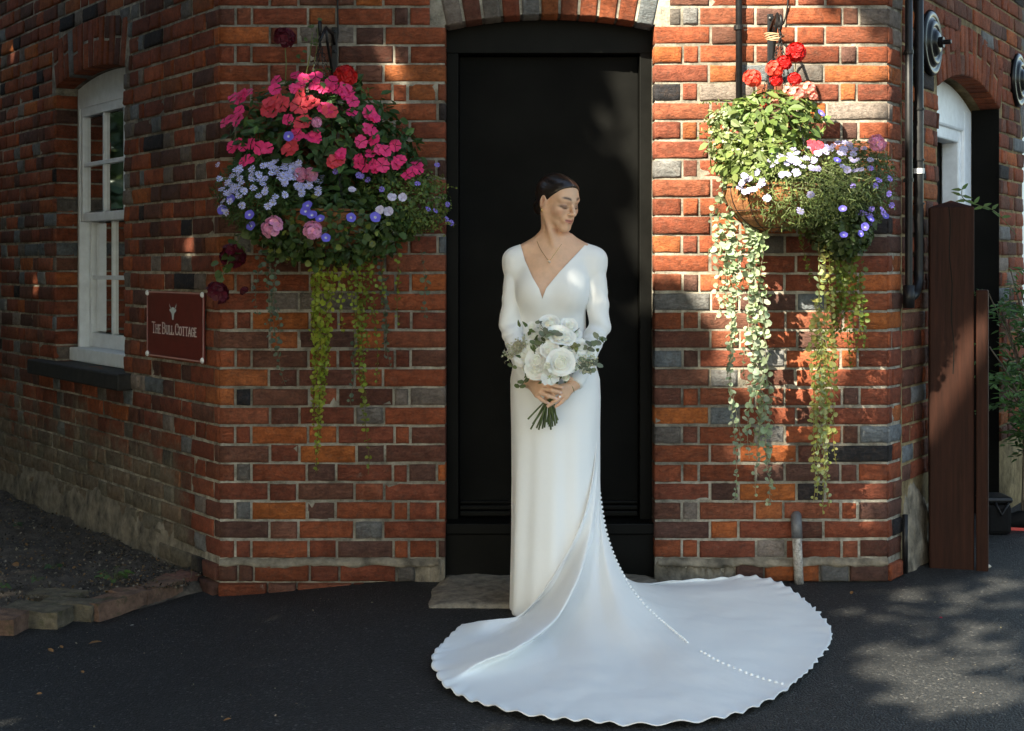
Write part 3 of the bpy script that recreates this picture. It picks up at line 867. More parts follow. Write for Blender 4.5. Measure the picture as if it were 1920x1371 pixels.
# ---------------- sign on the left wall
def sign():
    d = lambda t, z, o_=0: W_L.p(t, z, .014 + o_)
    # corners of the plate measured along the wall
    t0, t1 = .12, .76
    root = thing('house_sign', 'dark red rectangular sign reading The Bull Cottage on the left wall', 'sign', tuple(d((t0 + t1) / 2, 1.0)))
    zb, zt = .893, 1.183
    red = simple('sign red', (0.135, 0.020, 0.016), 0.35, nscale=20, namt=.15)
    cream = simple('sign cream', (0.62, 0.52, 0.50), 0.5)
    mb = MB(); wbox(mb, W_L, t0, t1, .014, .022, zb, zt); keep(mb.build('plate', red, bevel=.002), root)
    mb = MB()
    e = .006
    for (x0, x1, y0, y1) in ((t0, t1, zt - e, zt), (t0, t1, zb, zb + e), (t0, t0 + e, zb + e, zt - e), (t1 - e, t1, zb + e, zt - e)):
        wbox(mb, W_L, x0, x1, .0215, .0235, y0, y1)
    keep(mb.build('border', simple('sign border', (0.42, 0.22, 0.20), 0.5)), root)
    for x in (t0 + .008, t1 - .008):
        for z in (zb + .008, zt - .008):
            mb = MB(); mb.lathe([(.013, 0), (.012, .005), (.007, .009), (0, .010)], Matrix.Translation(W_L.p(x, z, .022)) @ frame_from(W_L.n), 14)
            keep(mb.build('screw_cap', M['white_plastic'], smooth=True), root)
    # lettering: slab-serif small capitals as strokes
    L = {
        'T': ([[(0, 1), (.7, 1)], [(.35, 0), (.35, 1)]], [(.35, 0)], .7),
        'H': ([[(.1, 0), (.1, 1)], [(.62, 0), (.62, 1)], [(.1, .52), (.62, .52)]], [(.1, 0), (.1, 1), (.62, 0), (.62, 1)], .74),
        'E': ([[(.1, 0), (.1, 1)], [(.0, 1), (.56, 1)], [(.0, 0), (.58, 0)], [(.1, .52), (.44, .52)]], [], .62),
        'B': ([[(.1, 0), (.1, 1)], [(0, 1), (.4, 1), (.54, .9), (.54, .64), (.4, .54), (.1, .54)], [(.4, .54), (.6, .42), (.6, .12), (.42, 0), (0, 0)]], [], .68),
        'U': ([[(.1, 1), (.1, .25), (.2, .05), (.36, 0), (.52, .05), (.62, .25), (.62, 1)]], [(.1, 1), (.62, 1)], .74),
        'L': ([[(.1, 0), (.1, 1)], [(0, 0), (.54, 0), (.54, .2)]], [(.1, 1)], .6),
        'C': ([[(.62, .72), (.58, .92), (.4, 1), (.2, .93), (.08, .7), (.08, .3), (.2, .07), (.4, 0), (.58, .08), (.63, .26)]], [], .7),
        'O': ([[(.36, 1), (.18, .93), (.07, .7), (.07, .3), (.18, .07), (.36, 0), (.54, .07), (.65, .3), (.65, .7), (.54, .93), (.36, 1)]], [], .74),
        'A': ([[(.04, 0), (.34, 1), (.64, 0)], [(.14, .32), (.54, .32)]], [(.04, 0), (.64, 0)], .7),
        'G': ([[(.62, .74), (.56, .92), (.38, 1), (.19, .93), (.08, .7), (.08, .3), (.19, .07), (.38, 0), (.6, .1), (.6, .44), (.4, .44)]], [], .7),
    }
    items = []
    x = 0
    for wd_ in ('THE', 'BULL', 'COTTAGE'):
        for i, ch in enumerate(wd_):
            h = 1.0 if i == 0 else .76
            items.append((ch, x, h)); x += L[ch][2] * h + .05
        x += .22
    tot = x - .27
    X1 = t1 - .065; wid = (t1 - t0) - .13
    sc = wid / tot; hh = .047
    mb = MB()
    def put(x, z): return (X1 - x * sc, z)          # t runs to the left seen from outside
    zl = .998
    th = .0085
    for (ch, x0, h) in items:
        strokes, serifs, wch = L[ch]
        segs = []
        for st in strokes:
            for p, q in zip(st[:-1], st[1:]): segs.append((p, q))
        for (sx, sz) in serifs: segs.append(((sx - .12, sz), (sx + .12, sz)))
        for (p, q) in segs:
            a_ = Vector(((x0 + p[0] * h) * sc, p[1] * h * hh)); c_ = Vector(((x0 + q[0] * h) * sc, q[1] * h * hh))
            d_ = (c_ - a_); ln = d_.length
            if ln < 1e-6: continue
            d_ /= ln; vert = abs(d_.y) > .7
            w_ = (th if vert else th * .55) / 2
            n_ = Vector((-d_.y, d_.x)) * w_
            a_ = a_ - d_ * w_ * .6; c_ = c_ + d_ * w_ * .6
            pts = [a_ + n_, a_ - n_, c_ - n_, c_ + n_]
            o_ = .0236 + random.uniform(0, .0004)
            mb.add([W_L.p(X1 - p_.x, zl + p_.y, o_) for p_ in pts], [(0, 1, 2, 3)])
    keep(mb.build('lettering', cream), root)
    # bull skull emblem
    cx, cz = (t0 + t1) / 2 + .01, 1.095
    pts = [(-.0, -.047), (.009, -.045), (.012, -.03), (.018, -.008), (.028, .0), (.042, .006), (.046, .014), (.036, .02), (.022, .016), (.018, .026), (0, .031), (-.018, .026), (-.022, .016), (-.036, .02), (-.046, .014), (-.042, .006), (-.028, 0), (-.018, -.008), (-.012, -.03), (-.009, -.045)]
    mb = MB(); mb.add([W_L.p(cx - x * .85, cz + z * .72, .0237) for x, z in pts], [tuple(range(len(pts)))])
    for s_ in (1, -1):
        hp = [(.02 * s_, .022), (.034 * s_, .034), (.05 * s_, .055), (.044 * s_, .034), (.03 * s_, .02)]
        mb.add([W_L.p(cx - x * .85, cz + z * .72, .0238) for x, z in hp], [tuple(range(len(hp)))])
    keep(mb.build('emblem', simple('emblem pale blue', (0.52, 0.60, 0.60), 0.5)), root)
sign()

# ---------------- timber posts
def post(name, base, wx, wy, top, rot, label, pyramid):
    root = thing(name, label, 'post', tuple(base))
    Mx = Matrix.Translation(base) @ Matrix.Rotation(R(rot), 4, 'Z')
    mb = MB(); mb.box(-wx / 2, wx / 2, -wy / 2, wy / 2, -.1, top, Mx)
    keep(mb.build('shaft', M['post'], bevel=.006), root)
    mb = MB()
    e = .004
    vs = [Mx @ Vector(v) for v in ((-wx / 2 + e, -wy / 2 + e, top), (wx / 2 - e, -wy / 2 + e, top), (wx / 2 - e, wy / 2 - e, top), (-wx / 2 + e, wy / 2 - e, top), (0, 0, top + pyramid))]
    mb.add(vs, [(0, 1, 4), (1, 2, 4), (2, 3, 4), (3, 0, 4), (3, 2, 1, 0)])
    keep(mb.build('cap', M['post']), root)
    # drying crack down the face
    if pyramid > .01:
        mb = MB()
        pts = [(-.012 + .004 * math.sin(i * 1.3) + .0016 * i, top - i * .055) for i in range(14)]
        for (p, q) in zip(pts[:-1], pts[1:]):
            w_ = .0022
            mb.add([Mx @ Vector((p[0] - w_, -wy / 2 - .0012, p[1])), Mx @ Vector((p[0] + w_, -wy / 2 - .0012, p[1])), Mx @ Vector((q[0] + w_, -wy / 2 - .0012, q[1])), Mx @ Vector((q[0] - w_, -wy / 2 - .0012, q[1]))], [(0, 1, 2, 3)])
        keep(mb.build('crack', M['black_paint']), root)
    return root
pb_ = GR(1783, 1052); 
post('gate_post', PD(1783, 1052, 6.42) * 1, .185, .15, 1.53, -14, 'thick dark brown timber post with a pyramid top beside the brick corner', .03)
post('gate_post', PD(1842, 1058, 6.33), .05, .062, 1.17, -20, 'slimmer and shorter brown timber post fixed to the thick post', .002)

# ---------------- odds behind the posts
lp = thing('low_brick_wall', 'low brick wall end with smeared mortar behind the timber posts', 'wall', tuple(PD(1900, 935, 8.3)))
Wl = Wall(tuple(PD(1862, 900, 8.3))[:2], (1, .25), (.25, -1), 'low')
mb = MB(); wbox(mb, Wl, 0, .9, 0, -.22, -.05, .34); core = keep(mb.build('core', M['mortar_y'], bevel=.01), lp)
for k in range(4):
    for (a, b_, hd) in seq([.1, .19] if k % 2 else [.14], .9, .014, ('S', 'H')):
        n0 = len(BR); add_brick(Wl, a + (.07 if k > 0 else 0), b_ + (.06 if k > 0 else 0), .01 + k * .082, .08 + k * .082, brick_color(hd, 'right') * .8, 'low'); bb = BR.pop()
        V = bb['V'] - bb['c']
        o = obj('brick', mesh_from(V, bb['F'], 'brick', np.tile(bb['col'], (len(V), 1)), True), M['brick']); keep(o, lp); o.location = bb['c']
# camera bag and shoe
bag = thing('black_bag', 'black bag partly hidden behind the slim timber post', 'bag', tuple(PD(1868, 1000, 7.2)))
blk = simple('black nylon', (0.006, 0.006, 0.0065), .7, spec=.1, nscale=60, bmp=.3)
c = PD(1868, 1000, 7.2); c.z = 0
mb = MB(); mb.box(c.x - .07, c.x + .055, c.y - .07, c.y + .09, 0.002, .15)
keep(mb.build('body', blk, bevel=.02), bag)
mb = MB(); mb.box(c.x - .075, c.x + .06, c.y - .076, c.y + .095, .152, .185); keep(mb.build('lid', M['black_iron'], bevel=.015), bag)
mb = MB(); mb.tube([Vector((c.x - .03, c.y - .08, .16)), Vector((c.x, c.y - .085, .10)), Vector((c.x + .035, c.y - .08, .16))], .006, 8); keep(mb.build('strap', M['black_iron'], smooth=True), bag)
c = PD(1897, 990, 7.3); c.z = 0
shoe = thing('shoe', 'dark shoe with a red edged sole on the asphalt by the black bag', 'shoe', (c.x, c.y, 0))
def loft(rings, cap=True):
    n = len(rings[0]); V = [p for r in rings for p in r]; Fc = []
    for i in range(len(rings) - 1):
        for k in range(n):
            l = (k + 1) % n
            Fc.append((i * n + k, i * n + l, (i + 1) * n + l, (i + 1) * n + k))
    if cap: Fc.append(tuple(range(n))[::-1]); Fc.append(tuple(range((len(rings) - 1) * n, len(rings) * n)))
    return V, Fc
Mx = Matrix.Translation(c) @ Matrix.Rotation(R(72), 4, 'Z')
prof = [(-.125, .02, .03), (-.115, .03, .065), (-.08, .034, .085), (-.03, .036, .08), (.03, .040, .055), (.08, .042, .045), (.115, .032, .035), (.128, .016, .026)]
def shoe_ring(y, w, h, z0): return [Mx @ Vector((w * math.copysign(abs(math.cos(t)) ** .7, math.cos(t)), y, z0 + max(0, math.sin(t)) * h if math.sin(t) > 0 else z0)) for t in np.linspace(0, 2 * math.pi, 14, endpoint=False)]
V, Fc = loft([shoe_ring(y, w, h, .014) for y, w, h in prof]); mb = MB(); mb.add(V, Fc); keep(mb.build('upper', blk, smooth=True), shoe)
V, Fc = loft([[Mx @ Vector((w * 1.12 * math.cos(t), y * 1.03, .002 + (.014 if math.sin(t) > 0 else 0))) for t in np.linspace(0.2, 2 * math.pi + .2, 12, endpoint=False)] for y, w, h in prof]); mb = MB(); mb.add(V, Fc)
keep(mb.build('sole', simple('red rubber', (0.5, 0.03, 0.025), .5)), shoe)
#@@PART3
# ------------------------------------------------------------------ implicit surfaces for the person
def surface_nets(xs, ys, zs, D):
    ins = D < 0
    s = ins[:-1, :-1, :-1].astype(np.int8)
    acc = np.zeros_like(s)
    for dx in (0, 1):
        for dy in (0, 1):
            for dz in (0, 1):
                acc += ins[dx:D.shape[0] - 1 + dx, dy:D.shape[1] - 1 + dy, dz:D.shape[2] - 1 + dz]
    act = np.argwhere((acc > 0) & (acc < 8))
    I, J, K = act.T
    ac = np.zeros((len(act), 3)); cn = np.zeros(len(act))
    offs = [(dx, dy, dz) for dx in (0, 1) for dy in (0, 1) for dz in (0, 1)]
    for a in offs:
        for ax in range(3):
            if a[ax] == 0:
                b_ = list(a); b_[ax] = 1
                d0 = D[I + a[0], J + a[1], K + a[2]].astype(float); d1 = D[I + b_[0], J + b_[1], K + b_[2]].astype(float)
                m = (d0 < 0) != (d1 < 0)
                t = np.where(m, d0 / np.where(d0 == d1, 1, d0 - d1), 0)
                P0 = np.stack([xs[I + a[0]], ys[J + a[1]], zs[K + a[2]]], 1)
                P1 = np.stack([xs[I + b_[0]], ys[J + b_[1]], zs[K + b_[2]]], 1)
                ac += np.where(m[:, None], P0 + (P1 - P0) * t[:, None], 0); cn += m
    V = ac / cn[:, None]
    idx = -np.ones(s.shape, dtype=np.int64); idx[I, J, K] = np.arange(len(act))
    Fs = []
    for ax in range(3):
        sl0 = [slice(None)] * 3; sl1 = [slice(None)] * 3
        sl0[ax] = slice(0, -1); sl1[ax] = slice(1, None)
        ch = ins[tuple(sl0)] != ins[tuple(sl1)]
        e = np.argwhere(ch)
        b1, b2 = [q for q in range(3) if q != ax]
        e = e[(e[:, b1] > 0) & (e[:, b2] > 0) & (e[:, b1] < D.shape[b1] - 1) & (e[:, b2] < D.shape[b2] - 1)]
        def cell(o1, o2):
            c = e.copy(); c[:, b1] -= o1; c[:, b2] -= o2
            return idx[c[:, 0], c[:, 1], c[:, 2]]
        q = np.stack([cell(1, 1), cell(0, 1), cell(0, 0), cell(1, 0)], 1)
        sgn = ins[e[:, 0], e[:, 1], e[:, 2]]
        if ax == 1: sgn = ~sgn
        q = np.where(sgn[:, None], q, q[:, ::-1])
        Fs.append(q[(q >= 0).all(1)])
    return V, np.concatenate(Fs)

class Field:
    def __init__(s, xs, ys, zs):
        s.xs, s.ys, s.zs = [np.asarray(a, dtype=np.float32) for a in (xs, ys, zs)]
        s.D = np.full((len(xs), len(ys), len(zs)), 0.5, dtype=np.float32)
    def blk(s, lo, hi):
        sl = []
        for a, l, h in zip((s.xs, s.ys, s.zs), lo, hi):
            sl.append(slice(max(0, np.searchsorted(a, l) - 1), min(len(a), np.searchsorted(a, h) + 1)))
        g = np.meshgrid(s.xs[sl[0]], s.ys[sl[1]], s.zs[sl[2]], indexing='ij')
        return tuple(sl), g
    def op(s, fn, lo, hi, k=0.01, mode='u'):
        pad = k + 0.016
        sl, g = s.blk(np.array(lo) - pad, np.array(hi) + pad)
        if min(g[0].shape) == 0: return
        d = fn(*g).astype(np.float32); A = s.D[sl]
        if mode == 'u':
            h = np.clip(.5 + .5 * (A - d) / k, 0, 1); s.D[sl] = A * (1 - h) + d * h - k * h * (1 - h)
        else:
            d = -d; h = np.clip(.5 - .5 * (A - d) / k, 0, 1); s.D[sl] = A * (1 - h) + d * h + k * h * (1 - h)
    def cone(s, a, b_, ra, rb, k=0.01, mode='u', extra=None):
        a = np.array(a, dtype=float); b_ = np.array(b_, dtype=float); ab = b_ - a; L2 = (ab ** 2).sum() + 1e-12
        def fn(x, y, z):
            px, py, pz = x - a[0], y - a[1], z - a[2]
            t = np.clip((px * ab[0] + py * ab[1] + pz * ab[2]) / L2, 0, 1)
            d = np.sqrt((px - t * ab[0]) ** 2 + (py - t * ab[1]) ** 2 + (pz - t * ab[2]) ** 2) - (ra + (rb - ra) * t)
            if extra is not None: d = d + extra(x, y, z, t)
            return d
        r = max(ra, rb) + .01
        s.op(fn, np.minimum(a, b_) - r, np.maximum(a, b_) + r, k, mode)
    def ell(s, c, rad, k=0.01, mode='u', fr=None):
        """ellipsoid; fr = (origin, 3x3 rows of local axes) places it in a local frame"""
        rad = np.array(rad, dtype=float); c = np.array(c, dtype=float)
        if fr is None:
            wc, A = c, np.eye(3)
        else:
            A = fr[1]; c = c * HS; rad = rad * HS; k = k * HS; wc = fr[0] + c @ A
        def fn(x, y, z):
            p = [x - wc[0], y - wc[1], z - wc[2]]
            l = [(p[0] * A[i, 0] + p[1] * A[i, 1] + p[2] * A[i, 2]) for i in range(3)]
            k0 = np.sqrt(sum((l[i] / rad[i]) ** 2 for i in range(3)))
            k1 = np.sqrt(sum((l[i] / rad[i] ** 2) ** 2 for i in range(3))) + 1e-9
            return k0 * (k0 - 1) / k1
        r = rad.max(); s.op(fn, wc - r, wc + r, k, mode)
    def mesh(s): return surface_nets(s.xs, s.ys, s.zs, s.D)

def axis(*segs):
    out = []
    for a, b_, h in segs: out.append(np.arange(a, b_ - h * .4, h))
    out.append([segs[-1][1]])
    return np.concatenate(out)

# head frame: turned to the picture's right, chin lowered
yaw, pit = R(41), R(15)
fh = np.array([math.sin(yaw), -math.cos(yaw), 0]); zz = np.array([0, 0, 1.])
AX = np.array([[math.cos(yaw), math.sin(yaw), 0], fh * math.cos(pit) - zz * math.sin(pit), fh * math.sin(pit) + zz * math.cos(pit)])
HC = np.array([.172, -.515, 1.541])
HS = .90
HF = (HC, AX)
def hl(a, b_, c): return HC + HS * np.array([a, b_, c]) @ AX

TZ = np.array([0.0, .25, .49, .69, .80, .87, .97, 1.06, 1.13, 1.19, 1.24, 1.29, 1.33, 1.365, 1.40])
TW = np.array([.168, .160, .158, .160, .163, .162, .139, .119, .121, .130, .136, .136, .124, .085, .05])
TD = np.array([.175, .145, .13, .122, .118, .116, .102, .088, .092, .10, .10, .096, .082, .062, .045])
TCX = np.array([.165, .162, .162, .163, .164, .163, .158, .153, .150, .149, .150, .153, .158, .162, .163])
TCY = np.array([-.525, -.51, -.50, -.495, -.49, -.49, -.49, -.49, -.492, -.495, -.495, -.49, -.485, -.48, -.48])
def torso(off, zlo, wav=0):
    def fn(x, y, z):
        w = np.interp(z, TZ, TW) + off; d = np.interp(z, TZ, TD) + off
        cx = np.interp(z, TZ, TCX); cy = np.interp(z, TZ, TCY)
        X, Y = x - cx, y - cy
        q = np.sqrt((X / w) ** 2 + (Y / d) ** 2)
        dist = (q - 1) * np.minimum(w, d)
        if wav:
            th = np.arctan2(Y, X)
            fade = np.clip((.85 - z) / .6, 0, 1)
            dist = dist - wav * fade * (np.sin(th * 7 + 1.0 + z * .8) + .6 * np.sin(th * 12 + 2.1 - z)) * .5
        return np.maximum(dist, np.maximum(zlo - z, z - 1.40))
    return fn

SH = {-1: (.013, -.485, 1.318), 1: (.310, -.485, 1.318)}
AR = {-1: .0385, 1: .0420}
EL = {-1: (-.009, -.525, 1.068), 1: (.329, -.525, 1.072)}
WR = {-1: tuple(PT(991, 716, -.665)), 1: tuple(PT(1077, 720, -.665))}

def body_mesh():
    xs = axis((-.09, .03, .008), (.03, .275, .0021), (.275, .42, .008))
    ys = axis((-.775, -.36, .0023))
    zs = axis((-.02, .79, .016), (.79, .90, .0021), (.90, 1.40, .005), (1.40, 1.68, .0021))
    f = Field(xs, ys, zs)
    # torso, legs
    f.op(torso(-.004, .86), (-.05, -.66, .84), (.38, -.34, 1.41), .02)
    for s_ in (-1, 1):
        f.cone((.163 + s_ * .075, -.49, .86), (.163 + s_ * .055, -.50, .48), .08, .055, .04)
        f.cone((.163 + s_ * .055, -.50, .48), (.163 + s_ * .05, -.49, .09), .05, .036, .02)
        f.cone((.163 + s_ * .05, -.48, .05), (.163 + s_ * .055, -.60, .03), .03, .026, .02)
        f.ell((.150 + s_ * .062, -.555, 1.195), (.054, .05, .055), .05)
        f.cone(SH[s_], EL[s_], AR[s_] - .008, AR[s_] - .010, .006); f.cone(EL[s_], WR[s_], AR[s_] - .010, .024, .006)
        f.cone((.162 + s_ * .04, -.48, 1.372), SH[s_], .040, .034, .04)
        f.cone((.162 + s_ * .02, -.472, 1.405), (.162 + s_ * .10, -.475, 1.356), .022, .024, .035)
        f.cone((.162 + s_ * .012, -.535, 1.345), (.162 + s_ * .115, -.50, 1.363), .011, .012, .022)      # collar bones
    nb = hl(0, -.028, -.05)
    f.cone((.163, -.476, 1.345), nb, .047, .0405, .028)
    f.cone((.168, -.533, 1.352), hl(-.058, -.005, -.05), .010, .012, .022)                                # sternomastoid
    # head
    f.ell((0, -.016, .026), (.071, .090, .080), .012, 'u', HF)
    f.ell((0, .028, -.026), (.0535, .061, .069), .032, 'u', HF)
    f.ell((0, .045, .035), (.054, .042, .050), .03, 'u', HF)
    for s_ in (-1, 1):
        f.cone(hl(s_ * .049, .008, -.036), hl(s_ * .012, .068, -.095), .0105, .0115, .0240)
        f.ell((s_ * .037, .058, -.028), (.022, .023, .022), .024, 'u', HF)
        f.cone(hl(s_ * .012, .088, .020), hl(s_ * .046, .067, .021), 0.00720, 0.00720, 0.01440)
    f.ell((0, .070, -.098), (.020, .018, .016), .022, 'u', HF)
    f.ell((0, .080, -.062), (.028, .017, .022), .02, 'u', HF)
    for s_ in (-1, 1): f.ell((s_ * .031, .099, -.006), (.019, .017, .012), .012, 's', HF)
    for s_ in (-1, 1): f.ell((s_ * .0305, .0735, -.007), (.0150, .0150, .0135), .004, 'u', HF)
    f.cone(hl(0, .088, .012), hl(0, .110, -.030), 0.00612, 0.00792, 0.00900)
    f.ell((0, .110, -.0325), (.0105, .0095, .0085), .006, 'u', HF)
    for s_ in (-1, 1):
        f.ell((s_ * .0115, .099, -.0355), (.0075, .009, .0068), .006, 'u', HF)
        f.ell((s_ * .006, .106, -.0425), (.0032, .004, .003), .004, 's', HF)
    for s_ in (-1, 1):
        f.cone(hl(0, .0985, -.0605), hl(s_ * .0235, .0845, -.0600), 0.00468, 0.00252, 0.00360)
        f.cone(hl(0, .0975, -.0695), hl(s_ * .020, .0855, -.0640), 0.00558, 0.00270, 0.00360)
        f.cone(hl(s_ * .0, .1035, -.0648), hl(s_ * .025, .088, -.0608), 0.00126, 0.00126, 0.00270, 's')
    for s_ in (-1, 1):
        e0 = s_ * .0735
        f.ell((e0, -.008, -.008), (.0085, .0175, .031), .008, 'u', HF)
        f.ell((e0 + s_ * .008, -.006, -.004), (.0075, .0105, .020), .004, 's', HF)
        f.ell((e0 + s_ * .001, .004, -.010), (.005, .005, .008), .004, 'u', HF)
    # hands
    def P(px, py, Y): return tuple(PT(px, py, Y))
    for (w, Ks, w2) in ((P(992, 717, -.672), [(1020, 721, -.735), (1016.5, 729, -.738), (1012, 736, -.735), (1006.5, 741, -.725)], None),
                        (P(1076, 721, -.672), [(1052, 725, -.712), (1052, 732, -.716), (1055, 740, -.716), (1061, 745, -.708)], None)):
        for i, kx in enumerate(Ks): f.cone(w, P(*kx), .0135, .0098, .012)
    F1 = [[(1020, 721, -.735), (1037, 722, -.746), (1054, 727, -.735)], [(1016.5, 729, -.738), (1034, 731.5, -.751), (1051, 736, -.738)],
          [(1012, 736, -.735), (1027, 741.5, -.746), (1042, 747, -.733)], [(1006.5, 741, -.725), (1016, 750, -.735), (1027, 755.5, -.724)],
          [(998, 712, -.69), (1012, 704, -.718), (1030, 707, -.716)]]
    F2 = [[(1052, 725, -.712), (1037, 730, -.722), (1022, 738, -.708)], [(1052, 732, -.716), (1037, 739, -.727), (1022, 748, -.712)],
          [(1055, 740, -.716), (1044, 750, -.730), (1027, 762, -.722)], [(1061, 745, -.708), (1053, 754, -.722), (1041, 763, -.714)],
          [(1070, 712, -.69), (1056, 704, -.712), (1040, 706, -.70)]]
    for Fh in (F1, F2):
        for i, (a, b_, c) in enumerate(Fh):
            r0 = .0088 if i < 3 else (.0078 if i == 3 else .0105)
            f.cone(P(*a), P(*b_), r0, r0 * .93, .0028); f.cone(P(*b_), P(*c), r0 * .93, r0 * .74, .002)
    V, Q = f.mesh()
    # skin colouring
    base = np.array([.70, .43, .285])
    C = np.tile(base, (len(V), 1))
    L = (V - HC) @ AX.T / HS
    a, b_, c = L[:, 0], L[:, 1], L[:, 2]
    head = (V[:, 2] > 1.40)
    def blend(mask, col, amt=1.0):
        m = (np.clip(mask, 0, 1) * amt * head)[:, None]; C[:] = C * (1 - m) + np.array(col) * m
    g = lambda x, w: np.exp(-(x / w) ** 2)
    aa = np.abs(a)
    blend(g(aa - .046, .016) * g(c + .030, .016) * (b_ > .02), (.58, .27, .18), .55)
    blend(np.clip(1.3 * g(aa - .036, .0145) * g(c + .003, .0070), 0, 1) * (b_ > .04), (.17, .08, .055), .8)
    blend(g(aa - .031, .015) * g(c + .0125 - .20 * (aa - .031) ** 2 / .02, .0032) * (b_ > .06), (.012, .008, .006), 1.0)
    blend(g(aa - .047, .006) * g(c + .007, .0035) * (b_ > .05), (.02, .012, .01), .8)
    br_c = .0265 + .004 * np.sin(np.clip((aa - .014) / .036, 0, 1) * 2.4)
    blend(sfit(.009, .019, aa) * (1 - sfit(.038, .056, aa)) * np.clip(1.35 * g(c - br_c, .0050 - .06 * np.clip(aa - .02, 0, .05)), 0, 1) * (b_ > .045), (.045, .026, .018), .92)
    cl = c - 4.2 * a * a
    lipm = (1 - sfit(.017, .0265, aa)) * (b_ > .076) * g(cl + .0652, .0078 - .12 * np.clip(aa - .006, 0, 1))
    blend(np.clip(lipm * 1.6, 0, 1), (.46, .15, .125), .85)
    blend((1 - sfit(.019, .027, aa)) * (b_ > .076) * g(cl + .0640, .0016), (.12, .03, .03), .9)
    blend((aa > .070) * g(c + .006, .018) * g(b_ + .006, .009), (.45, .20, .14), .7)
    blend(g(aa - .0062, .003) * g(c + .0432, .003) * (b_ > .095), (.15, .06, .04), .8)
    # nails
    for Fh in (F1, F2):
        for (_, m_, t_) in Fh[:4]:
            t3 = np.array(P(*t_)); d3 = t3 - np.array(P(*m_)); d3 /= np.linalg.norm(d3)
            pos = t3 + d3 * .003 + np.array([0, -.006, .001])
            w_ = np.exp(-((np.linalg.norm(V - pos, axis=1)) / .0048) ** 4)[:, None]
            C = C * (1 - w_) + np.array([.72, .50, .44]) * w_
    return V, Q, C

SK, nt, b = mat_new('skin')
vc_ = N(nt, 'ShaderNodeVertexColor', layer_name='Col')
p_ = wpos(nt)
sk = mix(nt, 1.0, vc_.outputs[0], ramp(nt, noise(nt, 45, 4, .6, p_).outputs[0], [(.3, .93), (.7, 1.07)]).outputs[0], 'MULTIPLY')
nt.links.new(sk, b.inputs['Base Color'])
b.inputs['Roughness'].default_value = .42
b.inputs['Specular IOR Level'].default_value = .4
b.inputs['Subsurface Weight'].default_value = .12
b.inputs['Subsurface Radius'].default_value = (.01, .004, .002)
b.inputs['Subsurface Scale'].default_value = .5
bump(nt, b, noise(nt, 420, 3, .6, p_).outputs[0], .12, .001)
DR, nt, b = mat_new('white crepe satin')
p_ = wpos(nt)
b.inputs['Base Color'].default_value = (.82, .82, .81, 1)
b.inputs['Roughness'].default_value = .68
b.inputs['Specular IOR Level'].default_value = .2
b.inputs['Sheen Weight'].default_value = .25
pb = bump(nt, b, noise(nt, 1400, 2, .5, p_).outputs[0], .10, .0008)
bump(nt, b, noise(nt, 9, 3, .5, p_).outputs[0], .22, .012, pb)

V, Q, C = body_mesh()
bride_o = np.array([.163, -.5, 0])
me = mesh_from(V - bride_o, Q, 'person', C, True)
bride = obj('person', me, SK, None, tuple(bride_o))
md = bride.modifiers.new('smooth', 'SMOOTH'); md.factor = .35; md.iterations = 2
tag(bride, 'bride in a long white gown with her head turned aside, standing before the black door', 'person')

# ---------------- hair
def hair_mesh():
    # built in head-local coordinates
    xs = axis((-.11, .11, .0026)); ys = axis((-.175, .12, .0026)); zs = axis((-.12, .14, .0026))
    f = Field(xs, ys, zs)
    f.ell((0, -.018, .027), (.0775, .0965, .0865), .012)
    f.ell((0, .040, .045), (.058, .052, .052), .03)
    # hairline: keep only what lies behind it
    def cut(x, y, z):
        hb = np.interp(z, [-.12, -.06, -.03, -.012, .005, .022, .045, .064, .076, .14], [-.05, -.045, -.034, -.018, .012, .026, .050, .064, .078, .11])
        hb = hb - .10 * np.clip(np.abs(x) - .045, 0, 1)
        return -(y - hb)
    f.op(cut, (-.11, -.175, -.12), (.11, .12, .14), .006, 's')
    f.ell((0, -.088, -.046), (.040, .034, .036), .02)
    f.ell((0, -.112, -.048), (.026, .014, .025), .012)
    f.cone((0, .085, .074), (0, -.01, .119), .0022, .0022, .004, 's')
    V, Q = f.mesh()
    a, b_, c = V.T
    ang = np.arctan2(c - .01, b_ + .02)
    nrm = V / np.linalg.norm(V, axis=1)[:, None]
    V = V + nrm * (.0003 * np.sin(a * 500 - c * 760 + 1))[:, None]
    C = np.tile(np.array([.014, .008, .0055]), (len(V), 1))
    part = np.exp(-(a / .0022) ** 2) * (c > .055) * (b_ > -.02)
    C = C * (1 - part[:, None] * .8) + np.array([.30, .18, .12]) * part[:, None] * .8
    return V, Q, C
HM, nt, b = mat_new('dark brown hair')
tc = N(nt, 'ShaderNodeTexCoord')
mp = N(nt, 'ShaderNodeMapping'); mp.inputs['Scale'].default_value = (260, 14, 190); mp.inputs['Rotation'].default_value = (R(-18), 0, 0)
nt.links.new(tc.outputs['Object'], mp.inputs[0])
st = noise(nt, 1.0, 4, .6, mp.outputs[0])
vc_ = N(nt, 'ShaderNodeVertexColor', layer_name='Col')
nt.links.new(mix(nt, 1.0, vc_.outputs[0], ramp(nt, st.outputs[0], [(.3, .5), (.75, 1.5)]).outputs[0], 'MULTIPLY'), b.inputs['Base Color'])
b.inputs['Roughness'].default_value = .30; b.inputs['Specular IOR Level'].default_value = .6
b.inputs['Anisotropic'].default_value = .5
bump(nt, b, st.outputs[0], .15, .0015)
V, Q, C = hair_mesh()
hair = obj('hair', mesh_from(V, Q, 'hair', C, True), HM, bride)
Mh = Matrix(((AX[0, 0], AX[1, 0], AX[2, 0], HC[0]), (AX[0, 1], AX[1, 1], AX[2, 1], HC[1]), (AX[0, 2], AX[1, 2], AX[2, 2], HC[2]), (0, 0, 0, 1)))
